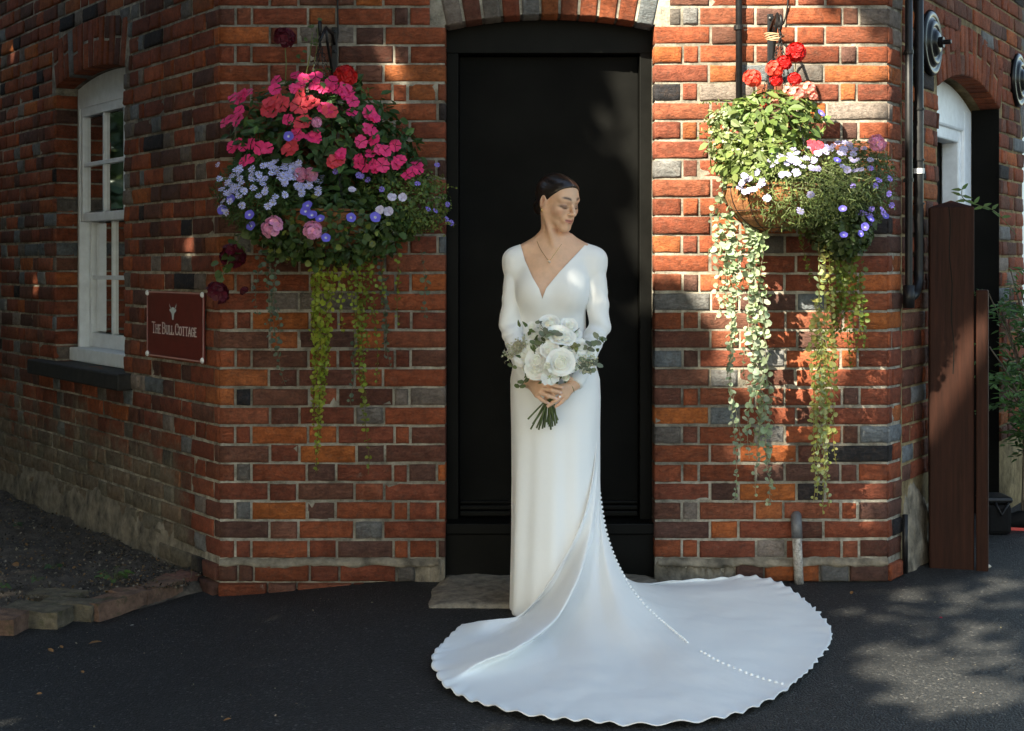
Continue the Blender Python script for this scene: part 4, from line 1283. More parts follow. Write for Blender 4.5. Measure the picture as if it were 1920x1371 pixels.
hair.matrix_local = Matrix.Translation(-Vector(bride_o)) @ Mh @ Matrix.Scale(HS, 4)

# ---------------- gown
def dress_mesh():
    h = .0044
    xs = axis((-.08, .41, h)); ys = axis((-.745, -.30, h)); zs = axis((.0, 1.42, h))
    f = Field(xs, ys, zs)
    f.op(torso(.006, .004, .010), (-.05, -.74, 0), (.38, -.30, 1.41), .02)
    for s_ in (-1, 1):
        f.ell((.150 + s_ * .062, -.556, 1.195), (.062, .058, .062), .05)
        f.cone((.162 + s_ * .04, -.48, 1.372), SH[s_], .047, .041, .04)
        ph = 0 if s_ < 0 else 2.0
        def wr(x, y, z, t, s_=s_, ph=ph):
            e = np.exp(-((z - EL[s_][2] - .02) / .085) ** 2)
            lo = np.exp(-((z - 1.27) / .06) ** 2)
            u = z * 95 + (x * s_) * 60 + y * 45 + 2.2 * np.sin(z * 23 + y * 30)
            return -.0036 * e * np.sin(u + ph) - .0012 * lo * np.sin(z * 60 + x * s_ * 110 + ph)
        f.cone(SH[s_], np.array(SH[s_]) * .85 + np.array(EL[s_]) * .15, AR[s_] - .003, AR[s_] - .003, .045)
        f.cone(SH[s_], EL[s_], AR[s_] - .0025, AR[s_] - .001, .004, extra=wr)
        w3 = np.array(WR[s_]); e3 = np.array(EL[s_])
        end = w3 + (w3 - e3) * .03
        f.cone(e3, end, AR[s_] - .001, .0325, .004, extra=wr)
        # cut the cuff square
        dn = (w3 - e3) / np.linalg.norm(w3 - e3)
        pc = w3 + dn * .002
        def cuff(x, y, z, pc=pc, dn=dn, s_=s_):
            pl = -((x - pc[0]) * dn[0] + (y - pc[1]) * dn[1] + (z - pc[2]) * dn[2]) 
            r = np.sqrt((x - pc[0]) ** 2 + (y - pc[1]) ** 2 + (z - pc[2]) ** 2) - .06
            body = np.where(y > -.615, 1.0, -1.0) * .5
            return np.maximum(np.maximum(pl, r), (y + .622))
        f.op(cuff, pc - .07, pc + .07, .002, 's')
    V, Q = f.mesh()
    # neckline
    poly = [(968, 380), (972, 440), (976, 458), (984, 488), (998, 520), (1010, 541), (1016, 559), (1023, 540), (1050, 508), (1076, 481), (1101, 456), (1106, 440), (1106, 380)]
    pl = np.array([[(x - 960) / F_PX * 5.56, CAM_Z + (HOR - y) / F_PX * 5.56] for x, y in poly])
    # relax the surface, then cut along the neckline
    E = np.concatenate([Q[:, [0, 1]], Q[:, [1, 2]], Q[:, [2, 3]], Q[:, [3, 0]]])
    deg = np.bincount(E.ravel(), minlength=len(V)).astype(float)[:, None]
    for _ in range(4):
        A_ = np.zeros_like(V); np.add.at(A_, E[:, 0], V[E[:, 1]]); np.add.at(A_, E[:, 1], V[E[:, 0]])
        V = V * .6 + .4 * A_ / np.maximum(deg, 1)
    bm = bmesh.new(); vv = [bm.verts.new(v) for v in V]
    for q in Q: bm.faces.new([vv[i] for i in q])
    for a, b_ in zip(pl[:-1], pl[1:]):
        ab = b_ - a; ln = np.linalg.norm(ab); ab = ab / ln
        fs = []
        for f_ in bm.faces:
            v = f_.verts[0].co
            if v.y > -.44 or v.z < 1.15: continue
            t = (v.x - a[0]) * ab[0] + (v.z - a[1]) * ab[1]; d = abs(-(v.x - a[0]) * ab[1] + (v.z - a[1]) * ab[0])
            if -.012 < t < ln + .012 and d < .014: fs.append(f_)
        ge = list({e for f_ in fs for e in f_.edges}) + list({v for f_ in fs for v in f_.verts}) + fs
        bmesh.ops.bisect_plane(bm, geom=ge, dist=1e-5, plane_co=(a[0], 0, a[1]), plane_no=(-ab[1], 0, ab[0]))
    bm.verts.index_update()
    V = np.array([v.co[:] for v in bm.verts]); QL = [[v.index for v in f_.verts] for f_ in bm.faces]; bm.free()
    ctr = np.array([V[q].mean(0) for q in QL])
    def inside(p):
        x, z = p[:, 0], p[:, 1]; r = np.zeros(len(p), bool); n = len(pl); j = n - 1
        for i in range(n):
            c = ((pl[i, 1] > z) != (pl[j, 1] > z))
            xi = (pl[j, 0] - pl[i, 0]) * (z - pl[i, 1]) / (pl[j, 1] - pl[i, 1] + 1e-12) + pl[i, 0]
            r ^= c & (x < xi); j = i
        return r
    kill = inside(ctr[:, [0, 2]]) & ((ctr[:, 1] < -.47) | (ctr[:, 2] > 1.33))
    return V, [q for q, k_ in zip(QL, kill) if not k_]
V, Q = dress_mesh()
dress = obj('gown', mesh_from(V - bride_o, Q, 'gown', smooth=True), DR, bride)
md = dress.modifiers.new('thickness', 'SOLIDIFY'); md.thickness = .0025; md.offset = 0

# ---------------- train
Gd = None
def gp(t):
    px, py, d = t[:3]
    if d is None:
        z = t[3] if len(t) > 3 else .012
        p = GR(px, py, z)
        if p.y > -.53 and p.x < .63: p = GR(px, py, max(z, .03))
        return np.array(p)
    if px > 1110 and py < 985: px -= 7 * min(1, (985 - py) / 150)
    return np.array(PD(px, py, d))
n_ = None
guides = [
    [(1127, 760, 5.60), (1121, 865, 5.535), (1096, 965, 5.455), (1060, 1045, 5.405), (1012, 1118, 5.36), (968, 1158, 5.34), (912, 1164, n_, .040), (866, 1171, n_, .014)],
    [(1128, 795, 5.61), (1120, 888, 5.55), (1094, 980, 5.48), (1057, 1058, 5.44), (1006, 1134, 5.41), (956, 1180, n_, .010), (888, 1206, n_, .010), (814, 1232, n_, .01)],
    [(1128, 825, 5.61), (1122, 915, 5.54), (1105, 1010, 5.43), (1080, 1093, 5.26), (1037, 1164, 5.08), (974, 1210, n_, .075), (900, 1240, n_, .048), (822, 1274, n_, .01)],
    [(1128, 850, 5.615), (1121, 932, 5.575), (1101, 1025, 5.49), (1071, 1112, 5.37), (1022, 1186, n_, .010), (966, 1226, n_, .010), (905, 1262, n_, .01), (852, 1303, n_, .01)],
    [(1128, 880, 5.615), (1123, 965, 5.55), (1113, 1060, 5.43), (1098, 1145, 5.22), (1075, 1215, n_, .022), (1045, 1265, n_, .013), (1010, 1310, n_, .011), (985, 1345, n_, .01)],
    [(1128, 900, 5.62), (1125, 985, 5.545), (1123, 1080, 5.40), (1128, 1160, 5.16), (1138, 1225, n_, .016), (1148, 1275, n_, .011), (1155, 1320, n_, .011), (1160, 1360, n_, .01)],
    [(1127, 915, 5.62), (1129, 1000, 5.52), (1145, 1085, 5.35), (1171, 1155, 5.14), (1207, 1215, n_, .026), (1255, 1270, n_, .018), (1310, 1315, n_, .012), (1350, 1350, n_, .01)],
    [(1126, 925, 5.63), (1136, 1000, 5.55), (1160, 1065, 5.46), (1197, 1125, 5.34), (1247, 1172, 5.21), (1320, 1228, n_, .028), (1400, 1263, n_, .018), (1482, 1292, n_, .012)],
    [(1126, 935, 5.65), (1132, 1000, 5.62), (1157, 1065, 5.575), (1202, 1116, 5.54), (1270, 1140, n_, .022), (1360, 1160, n_, .014), (1460, 1180, n_, .013), (1560, 1193, n_, .01)],
    [(1122, 935, 5.68), (1126, 1000, 5.68), (1147, 1055, 5.68), (1188, 1095, 5.68), (1245, 1110, n_, .034), (1320, 1117, n_, .03), (1400, 1120, n_, .025), (1488, 1114, n_, .015)],
    [(1115, 935, 5.71), (1117, 1000, 5.73), (1131, 1050, 5.75), (1166, 1082, 5.78), (1220, 1096, n_, .035), (1280, 1098, n_, .03), (1340, 1092, n_, .03), (1405, 1083, n_, .035)],
    [(1105, 935, 5.73), (1105, 1000, 5.76), (1110, 1045, 5.81), (1130, 1075, 5.86), (1160, 1092, n_, .032), (1180, 1094, n_, .03), (1200, 1095, n_, .03), (1222, 1096, n_, .03)],
]
GA = np.array([[gp(t) for t in g] for g in guides])
def cr_resample(A, ax, m):
    A = np.moveaxis(A, ax, 0); n = len(A); out = []
    for i in range(n - 1):
        p0, p1, p2, p3 = A[max(i - 1, 0)], A[i], A[i + 1], A[min(i + 2, n - 1)]
        for k in range(m):
            t = k / m
            out.append(.5 * ((2 * p1) + (-p0 + p2) * t + (2 * p0 - 5 * p1 + 4 * p2 - p3) * t * t + (-p0 + 3 * p1 - 3 * p2 + p3) * t ** 3))
    out.append(A[-1])
    return np.moveaxis(np.array(out), 0, ax)
MS, MT = 22, 9
SHT = cr_resample(cr_resample(GA, 1, MT), 0, MS)
ns, ntt = SHT.shape[:2]
SEAM = 7 * MS
# hem wave and soft radial folds
from mathutils import noise as mnoise
def noise3(q):
    v = Vector(q)
    return .0065 * mnoise.noise(v * 5.5) + .0035 * mnoise.noise(v * 13 + Vector((3, 1, 0))) + .0015 * mnoise.noise(v * 34)
arc = np.concatenate([[0], np.cumsum(np.linalg.norm(np.diff(SHT[:, -1], axis=0), axis=1))])
tt = np.linspace(0, 1, ntt)
for i in range(ns):
    out = SHT[i, -1] - SHT[i, -4]; out /= np.linalg.norm(out) + 1e-9
    ph = arc[i] / .082 * 2 * math.pi + 2.2 * math.sin(arc[i] * 5.3) + 1.3 * math.sin(arc[i] * 13.1 + 1)
    wv = math.sin(ph) * (.62 + .38 * math.sin(arc[i] * 9.7 + 2))
    edge = np.clip((tt - .90) / .10, 0, 1) ** 2
    em = min(1, (i / MS) * 1.2) * min(1, (ns - 1 - i) / MS)
    SHT[i] += (edge * .0085 * wv * em)[:, None] * out
    SHT[i, :, 2] += edge * (.004 + .011 * (.5 + .5 * math.sin(ph + 1.2))) * em
    mid = np.exp(-((tt - .52) / .2) ** 2)
    SHT[i, :, 2] += .004 * mid * math.sin(i * .13 + .5)
    nz_ = np.array([noise3(q) for q in SHT[i]])
    SHT[i, :, 2] += nz_ * np.clip((tt - .25) / .2, 0, 1)
    SHT[i, :, 2] += .0025 * np.clip((tt - .45) / .2, 0, 1) * np.sin(i * .17 + tt * 5)
SHT[:, :, 2] = np.maximum(SHT[:, :, 2], .006)
V = SHT.reshape(-1, 3) - bride_o
Fc = [(i * ntt + j, i * ntt + j + 1, (i + 1) * ntt + j + 1, (i + 1) * ntt + j) for i in range(ns - 1) for j in range(ntt - 1)]
train = obj('train', mesh_from(V, Fc, 'train', smooth=True), DR, dress)
md = train.modifiers.new('thickness', 'SOLIDIFY'); md.thickness = .0035; md.offset = 0
mb = MB(); mb.lathe([(.0052, -.002), (.0056, .0012), (.0045, .0036), (.0022, .0048), (0, .0050)], Matrix.Identity(4), 8)
bt_me = mesh_from(mb.v, mb.f, 'button', smooth=True); bt_me.materials.append(DR)
row = SHT[SEAM]
cum = np.concatenate([[0], np.cumsum(np.linalg.norm(np.diff(row, axis=0), axis=1))])
sp = .0
while sp < cum[-1] - .01:
    u = sp / cum[-1]
    if not (.62 < u < .69):
        p = np.array([np.interp(sp, cum, row[:, k]) for k in range(3)])
        j = int(np.searchsorted(cum, sp)); j = min(max(j, 1), ntt - 2)
        nn = np.cross(SHT[SEAM, j + 1] - SHT[SEAM, j - 1], SHT[SEAM + 1, j] - SHT[SEAM - 1, j]); nn /= np.linalg.norm(nn) + 1e-9
        if nn[2] < 0: nn = -nn
        o = obj('button', bt_me, None, dress); o.location = tuple(p - bride_o + nn * .003)
        o.rotation_mode = 'QUATERNION'; o.rotation_quaternion = Vector(nn).to_track_quat('Z', 'Y')
    sp += .0185 if u < .6 else .026

# ---------------- jewellery
gold = simple('gold', (.75, .5, .22), .25, metal=1)
mb = MB()
nk = [PT(1007, 452, -.545), PT(1012, 464, -.562), PT(1020, 477, -.583), PT(1030, 488, -.597), PT(1039, 478, -.587), PT(1047, 467, -.572), PT(1053, 458, -.556)]
nkp = cr_resample(np.array([tuple(p) for p in nk]), 0, 5)
CHAIN = []
body_pts = np.array([v.co[:] for v in bride.data.vertices]) + bride_o
def on_skin(p):
    m = (np.abs(body_pts[:, 0] - p[0]) < .006) & (np.abs(body_pts[:, 2] - p[2]) < .006)
    return body_pts[m, 1].min() if m.any() else p[1]
nkp = [Vector((p[0], on_skin(p) - .0015, p[2])) for p in nkp]
mb.tube([p - Vector(bride_o) for p in nkp], .0009, 5)
neck = mb.build('necklace', gold, bride)
mb = MB(); pc = min(nkp, key=lambda p: p.z) - Vector(bride_o) + Vector((0, -.003, -.006))
mb.lathe([(0, -.006), (.004, -.004), (.0055, 0), (.004, .004), (.0015, .006), (0, .0065)], Matrix.Translation(pc), 10)
mb.build('pendant', simple('pearl', (.75, .6, .48), .2), neck, smooth=True)
for s_ in (-1, 1):
    mb = MB(); e = Vector(hl(s_ * .076, -.004, -.041)) - Vector(bride_o)
    mb.lathe([(0, -.0085), (.0035, -.005), (.0042, 0), (.003, .004), (0, .006)], Matrix.Translation(e), 10)
    mb.build('earring', gold, bride, smooth=True)
mb = MB()
c = PT(1049.5, 744, -.7325) - Vector(bride_o)
mb.lathe([(0, 0), (.003, .001), (.0045, .004), (.003, .006), (0, .0065)], Matrix.Translation(c) @ frame_from((.2, -1, .2)), 8)
mb.build('ring', simple('diamond', (.8, .8, .82), .08, spec=1.0), bride)
# ------------------------------------------------------------------ foliage tools
def unit(v): return v / (np.linalg.norm(v, axis=-1, keepdims=True) + 1e-9)
SHAPES = {
    'oval': (np.array([(0, 0, 0), (-.5, .33, .12), (-.42, .70, .10), (0, 1, -.06), (.42, .70, .10), (.5, .33, .12)]), [(0, 3, 2, 1), (0, 5, 4, 3)]),
    'round': (np.array([(0, .06, 0), (-.34, .02, .03), (-.55, .42, .09), (-.32, .88, .05), (0, .98, .0), (.32, .88, .05), (.55, .42, .09), (.34, .02, .03)]), [(0, 4, 3, 2, 1), (0, 7, 6, 5, 4)]),
    'needle': (np.array([(-.5, 0, 0), (.5, 0, 0), (.3, 1, .15), (-.3, 1, .15)]), [(0, 1, 2, 3)]),
    'lance': (np.array([(0, 0, 0), (-.5, .30, .10), (-.30, .72, .05), (0, 1, -.12), (.30, .72, .05), (.5, .30, .10)]), [(0, 3, 2, 1), (0, 5, 4, 3)]),
}
class Leaves:
    def __init__(s): s.V = []; s.F = []; s.C = []; s.n = 0
    def add(s, cen, nrm, dirn, length, width, col, shape='oval'):
        tv, tf = SHAPES[shape]
        cen = np.atleast_2d(cen); n = len(cen)
        nrm = unit(np.atleast_2d(nrm) * np.ones((n, 1))); dirn = np.atleast_2d(dirn) * np.ones((n, 1))
        dirn = unit(dirn - (dirn * nrm).sum(1, keepdims=True) * nrm); x = np.cross(dirn, nrm)
        length = np.broadcast_to(length, (n,)); width = np.broadcast_to(width, (n,))
        col = np.broadcast_to(col, (n, 3))
        k = len(tv)
        P = (cen[:, None] + x[:, None] * (tv[None, :, 0:1] * width[:, None, None]) + dirn[:, None] * (tv[None, :, 1:2] * length[:, None, None])
             + nrm[:, None] * (tv[None, :, 2:3] * width[:, None, None]))
        s.V.append(P.reshape(-1, 3)); s.C.append(np.repeat(col, k, 0))
        base = s.n + np.arange(n) * k
        for f in tf:
            for b_ in base: s.F.append(tuple(int(b_ + i) for i in f))
        s.n += n * k
    def mb_add(s, mb, col):
        s.V.append(np.array([tuple(v) for v in mb.v])); s.C.append(np.tile(np.array(col), (len(mb.v), 1)))
        s.F += [tuple(i + s.n for i in f) for f in mb.f]; s.n += len(mb.v)
    def build(s, name, mat, parent=None):
        me = mesh_from(np.concatenate(s.V), s.F, name, np.concatenate(s.C))
        o = obj(name, me, mat)
        if parent is not None: keep(o, parent)
        return o
def jitter_col(c, n, v=.25, h=.08):
    c = np.array(c)
    return np.clip(c * (1 + rng.uniform(-v, v, (n, 1))) * (1 + rng.uniform(-h, h, (n, 3))), 0, 1)

# flower meshes, facing local +Z
def flower_mesh(name, rad, npet, pw, mat, cup=.25, col=(1, 1, 1), ccol=None, cr=.15, notch=.08, rough=.1, seed=0):
    r_ = random.Random(seed)
    mb = MB()
    for i in range(npet):
        a0 = 2 * math.pi * i / npet + r_.uniform(-.08, .08)
        s_ = rad * r_.uniform(.88, 1.08); w = pw * rad
        lift = cup + r_.uniform(-.12, .12)
        pts = [(0, .08), (-w * .55, .45), (-w, .78), (-w * .62, 1.0), (0, 1 - notch), (w * .62, 1.0), (w, .78), (w * .55, .45)]
        vs = []
        for (x, y) in pts:
            yy = y * s_
            z = lift * s_ * y - .55 * lift * s_ * y * y + rough * s_ * r_.uniform(-.25, .25) * y - .10 * abs(x)
            z += .004 * rad / .03 * (i % 2)
            vs.append(Vector((x * math.cos(a0) - yy * math.sin(a0), x * math.sin(a0) + yy * math.cos(a0), z)))
        k = r_.uniform(.85, 1.12)
        mb.add(vs, [(0, 4, 3, 2, 1), (0, 7, 6, 5, 4)], tuple(c * k for c in col))
    if ccol:
        mb.lathe([(cr * rad, .0), (cr * rad * .9, cr * rad * .45), (0, cr * rad * .6)], Matrix.Identity(4), 7, col=ccol)
    me = mesh_from(mb.v, mb.f, name, mb.c); me.materials.append(mat)
    return me
def cluster_mesh(name, R_, n, frad, col, mat, seed=0, flat=.75):
    r_ = random.Random(seed); mb = MB()
    for i in range(n):
        th = math.acos(1 - 1.35 * (i + .5) / n); ph = i * 2.399
        d = Vector((math.sin(th) * math.cos(ph), math.sin(th) * math.sin(ph), math.cos(th)))
        Mx = Matrix.Translation(Vector((d.x, d.y, d.z * flat)) * R_ * r_.uniform(.82, 1.05)) @ frame_from(d) @ Matrix.Rotation(r_.uniform(0, 6), 4, 'Z')
        kk = r_.uniform(.72, 1.2)
        for j in range(5):
            a = 2 * math.pi * j / 5
            w = frad * .62
            pts = [(0, .05 * frad), (-w, .55 * frad), (-w * .7, .92 * frad), (0, frad), (w * .7, .92 * frad), (w, .55 * frad)]
            vs = [Mx @ Vector((x * math.cos(a) - y * math.sin(a), x * math.sin(a) + y * math.cos(a), .25 * y + r_.uniform(-.1, .1) * frad)) for x, y in pts]
            mb.add(vs, [(0, 3, 2, 1), (0, 5, 4, 3)], tuple(c * kk * r_.uniform(.9, 1.1) for c in col))
    me = mesh_from(mb.v, mb.f, name, mb.c); me.materials.append(mat)
    return me
def trumpet_mesh(name, rad, col, mat):
    mb = MB()
    n = 15
    prof = [(.08, -.9, (.85, .85, .9)), (.16, -.35, (.85, .85, .95)), (.34, -.12, tuple(c * 1.1 for c in col)), (.72, .04, col), (1.0, .03, col)]
    vs = []; cs = []
    for (r, h, c) in prof:
        for k in range(n):
            a = 2 * math.pi * k / n; q = 1 + (.05 * math.cos(a * 5) if r > .6 else 0)
            mb.v.append((r * rad * q * math.cos(a), r * rad * q * math.sin(a), h * rad * .7)); mb.c.append(c)
    for i in range(len(prof) - 1):
        for k in range(n):
            l = (k + 1) % n; mb.f.append((i * n + k, i * n + l, (i + 1) * n + l, (i + 1) * n + k))
    me = mesh_from(mb.v, mb.f, name, mb.c, True); me.materials.append(mat)
    return me
M['stalk'] = simple('green stalk', (.10, .12, .03), .6); M['pstalk'] = simple('pale stalk', (.26, .24, .09), .6)
PET = leaf_material('petal', transl=.22, rough=.55)
FL = {}
for i in range(6): FL['pink', i] = flower_mesh('pink_flower', .032, 5, .56, PET, .22, (.82, .045, .21), (.60, .02, .10), .12, .1, .35, i)
for i in range(3): FL['coral', i] = flower_mesh('coral_flower', .034, 5, .55, PET, .45, (.68, .06, .09), (.6, .1, .05), .12, .1, .4, 10 + i)
for i in range(3): FL['daisy', i] = flower_mesh('daisy', .0145, 12, .17, PET, .08, (.56, .56, .93), (.50, .42, .12), .24, 0, .15, 20 + i)
for i in range(3): FL['wdaisy', i] = flower_mesh('daisy', .0165, 14, .20, PET, .08, (.46, .42, .68), (.42, .34, .2), .24, 0, .15, 26 + i)
for i in range(2): FL['rosette', i] = flower_mesh('rosette', .018, 9, .42, PET, .5, (.60, .56, .74), (.5, .42, .65), .35, .05, .4, 30 + i)
for i in range(2): FL['lobelia', i] = flower_mesh('lobelia', .010, 4, .6, PET, .3, (.25, .18, .66), None, .1, .1, .3, 33 + i)
FL['blue', 0] = trumpet_mesh('blue_trumpet', .021, (.155, .13, .66), PET)
for i in range(2):
    FL['red', i] = cluster_mesh('geranium_head', .034, 22, .017, (.50, .008, .010), PET, i)
    FL['dark', i] = cluster_mesh('geranium_head', .032, 20, .017, (.085, .004, .014), PET, 5 + i)
    FL['pale', i] = cluster_mesh('geranium_head', .036, 16, .018, (.74, .30, .50), PET, 8 + i, .5)
    FL['orange', i] = cluster_mesh('geranium_head', .038, 22, .018, (.74, .075, .05), PET, 12 + i)
    FL['salmon', i] = cluster_mesh('begonia_head', .034, 14, .017, (.76, .26, .22), PET, 15 + i)

class Dome:
    """foliage lobe: centre/radii given from the photo, at depth Y with thickness ry"""
    def __init__(s, px, py, rx, ry_px, Y, ty):
        c = PT(px, py, Y); sc = F_PX / (Y - CAM_Y)
        s.c = np.array(c); s.r = np.array([rx / sc, ty, ry_px / sc])
    def front(s, p):
        """Y of the front surface at the given x,z"""
        q = 1 - ((p[0] - s.c[0]) / s.r[0]) ** 2 - ((p[2] - s.c[2]) / s.r[2]) ** 2
        return s.c[1] - s.r[1] * math.sqrt(max(q, .02))
    def sample(s, n, shell=.45):
        d = unit(rng.normal(size=(n, 3))); r = rng.uniform(shell, 1.03, (n, 1)) ** .5
        p = s.c + d * r * s.r
        nr = unit(d / s.r * s.r.mean())
        ok = p[:, 1] < -.012
        return p[ok], nr[ok]
def put_flower(kind, px, py, domes, parent, name=None, var=None, tilt=.35, up=.35, scale=1.0, extra=.0):
    Yg = -.35
    for _ in range(3):
        p = PT(px, py, Yg); ys = [d.front(p) for d in domes if ((p.x - d.c[0]) / d.r[0]) ** 2 + ((p.z - d.c[2]) / d.r[2]) ** 2 < 1.05]
        Yg = min(ys) if ys else -.22
    p = PT(px, py, Yg - extra)
    ks = [k for k in FL if k[0] == kind]; me = FL[ks[(var if var is not None else random.randrange(len(ks))) % len(ks)]]
    best = min(domes, key=lambda d: abs(p.x - d.c[0]) / d.r[0] + abs(p.z - d.c[2]) / d.r[2])
    nr = Vector(((p.x - best.c[0]) / best.r[0] * .5, -.75, (p.z - best.c[2]) / best.r[2] * .35 + up)) + Vector((random.uniform(-1, 1), random.uniform(-.5, .5), random.uniform(-1, 1))) * tilt
    o = obj(me.name.split('.')[0], me); keep(o, parent)
    o.location = p
    o.rotation_mode = 'QUATERNION'
    o.rotation_quaternion = nr.normalized().to_track_quat('Z', 'Y') @ Quaternion((0, 0, 1), random.uniform(0, 6.28))
    s_ = scale * random.uniform(.85, 1.12); o.scale = (s_, s_, s_)
    return o

def vine(parent, pts, spacing, size, col, shape='round', stem=(.12, .10, .03), sway=.01, pair=True, taper=.5, dense=1):
    P = cr_resample(np.array([tuple(p) for p in pts]), 0, 10)
    n = len(P); ph = random.uniform(0, 6)
    P[:, 0] += sway * np.sin(np.linspace(0, 9, n) + ph) * np.linspace(0, 1, n)
    P[:, 1] += sway * .8 * np.sin(np.linspace(0, 7, n) + ph * 2) * np.linspace(.2, 1, n)
    P[:, 1] = np.minimum(P[:, 1], -.014)
    lv = Leaves(); mb = MB(); mb.tube([Vector(p) for p in P], .0011, 4, False); lv.mb_add(mb, stem)
    cum = np.concatenate([[0], np.cumsum(np.linalg.norm(np.diff(P, axis=0), axis=1))]); s = .01; i = 0
    while s < cum[-1]:
        c = np.array([np.interp(s, cum, P[:, k]) for k in range(3)]); u = s / cum[-1]
        sz = 1.05 * size * (1 - taper * u ** 3) * random.uniform(.7, 1.15)
        ang = i * 1.57 + random.uniform(-.5, .5)
        for sg in ((0, math.pi) if pair else (0,)):
            for q in range(dense):
                a2 = ang + sg + q * 2.2
                d = np.array([math.cos(a2), -abs(math.sin(a2)) * .7 - .1, random.uniform(-.5, .25)])
                nr = np.array([random.uniform(-.9, .9), random.uniform(-1, .1), random.uniform(-.25, 1)])
                lv.add(c + d * .003, nr, d, sz, sz * .92, jitter_col(col, 1, .25)[0], shape)
        s += spacing * random.uniform(.75, 1.25); i += 1
    return lv.build('trailing_vine', M['leaf'], parent)

def chain(a, b_, parent, name='chain'):
    a, b_ = Vector(a), Vector(b_); d = (b_ - a); L = d.length; d.normalize()
    n = int(L / .0145); mb = MB()
    q = d.to_track_quat('Z', 'Y').to_matrix().to_4x4()
    for i in range(n):
        c = a + d * (L * (i + .5) / n)
        Mx = Matrix.Translation(c) @ q @ Matrix.Rotation(math.pi / 2 * (i % 2) + .4, 4, 'Z')
        mb.tube([Mx @ Vector((.0042 * math.cos(t), 0, .0095 * math.sin(t))) for t in np.linspace(0, 2 * math.pi, 8, endpoint=False)], .0014, 4, closed=True)
    return keep(mb.build(name, M['black_iron'], smooth=True), parent)

coir_m = simple('coir liner', (0.24, 0.095, 0.034), .95, nscale=60, namt=.5, bmp=1.0, bscale=150, bdist=.004)
def bowl(parent, c, rad, depth, Yc):
    mb = MB(); prof = []
    for i in range(9):
        t = i / 8 * math.pi / 2
        prof.append((rad * math.cos(t) + .0001, -depth * math.sin(t)))
    prof = [(rad * .8, .006), (rad * .98, .012)] + prof
    mb.lathe(prof, Matrix.Translation(c), 40)
    keep(mb.build('basket_liner', coir_m, smooth=True), parent)
    mb = MB()
    for k in range(14):
        a = 2 * math.pi * k / 14
        mb.tube([c + Vector((1.015 * rad * math.cos(t) * math.cos(a), 1.015 * rad * math.cos(t) * math.sin(a), -1.015 * depth * math.sin(t))) for t in np.linspace(0, 1.45, 9)], .0016, 5)
    for t in (0.0, .55, 1.1):
        mb.tube([c + Vector((1.02 * rad * math.cos(t) * math.cos(a), 1.02 * rad * math.cos(t) * math.sin(a), -1.02 * depth * math.sin(t))) for a in np.linspace(0, 2 * math.pi, 36, endpoint=False)], .0024 if t == 0 else .0015, 5, closed=True)
    keep(mb.build('wire_frame', M['black_iron'], smooth=True), parent)

def bracket(x, tip, zplate, label):
    root = thing('wall_bracket', label, 'bracket', (x, 0, zplate))
    mb = MB(); mb.box(x - .012, x + .012, -.019, -.009, zplate - .28, zplate + .05); keep(mb.build('back_plate', M['black_iron'], bevel=.003), root)
    mb = MB()
    for z in (zplate + .03, zplate - .05):
        mb.lathe([(.0085, 0), (.008, .005), (.0, .008)], Matrix.Translation(Vector((x, -.019, z))) @ frame_from((0, -1, 0)), 6)
    keep(mb.build('bolts', M['black_iron']), root)
    mb = MB()
    tp = Vector(tip)
    arm = [Vector((x, -.02, zplate - .02)), Vector((x, -.09, zplate + .01)), Vector((x * .5 + tp.x * .5, -.19, zplate + .02)), tp + Vector((0, 0, -.02))]
    def bar(pts, w, t):
        for p, q in zip(pts[:-1], pts[1:]):
            mb.tube([p, q], w, 6)
    mb.tube(arm, .0065, 8)
    # curled tip
    mb.tube([tp + Vector((.0, -.018 * math.sin(a) * 1.0, .028 - .028 * math.cos(a))) for a in np.linspace(0, 5.2, 14)], .006, 8)
    # brace
    mb.tube([Vector((x, -.02, zplate - .22)), Vector((x, -.08, zplate - .15)), Vector((x * .6 + tp.x * .4, -.16, zplate - .04)), Vector((x * .5 + tp.x * .5, -.19, zplate + .015))], .0055, 8)
    keep(mb.build('arm', M['black_iron'], smooth=True), root)
    return root

# ------------------------------------------------------------------ left basket (in the shade)
lx = PT(600, 40, -.28)
bracket(PT(628, 0, 0).x, tuple(PT(600, 66, -.27)), PT(628, 75, 0).z, 'black iron bracket holding the left basket of pink flowers')
Lb = thing('hanging_basket', 'hanging basket of pink impatiens and lilac daisies left of the black door', 'flower basket', tuple(PT(600, 470, -.28)), 'hanging flower baskets')
hookp = PT(600, 80, -.27)
bc = PT(612, 400, -.24)
bowl(Lb, bc, .19, .16, -.24)
for a in (.5, 2.2, 3.6, 5.2):
    chain(hookp, bc + Vector((.185 * math.cos(a), .185 * math.sin(a), .01)), Lb)
mb = MB(); mb.tube([hookp + Vector((.0, .012 * math.sin(t), .012 * math.cos(t))) for t in np.linspace(0, 6.28, 12, endpoint=False)], .003, 6, closed=True)
keep(mb.build('hook', M['black_iron'], smooth=True), Lb)
D1 = Dome(598, 262, 172, 118, -.22, .20)       # impatiens
D1t = Dome(618, 190, 80, 62, -.24, .14)
D2 = Dome(505, 362, 104, 78, -.24, .21)        # daisies
D3 = Dome(752, 378, 92, 72, -.20, .17)         # small-leaved
D4 = Dome(622, 420, 150, 78, -.24, .22)        # middle and bottom
D1r = Dome(715, 290, 75, 62, -.22, .16)
DL = [D1, D1t, D2, D3, D4, D1r]
lv = Leaves()
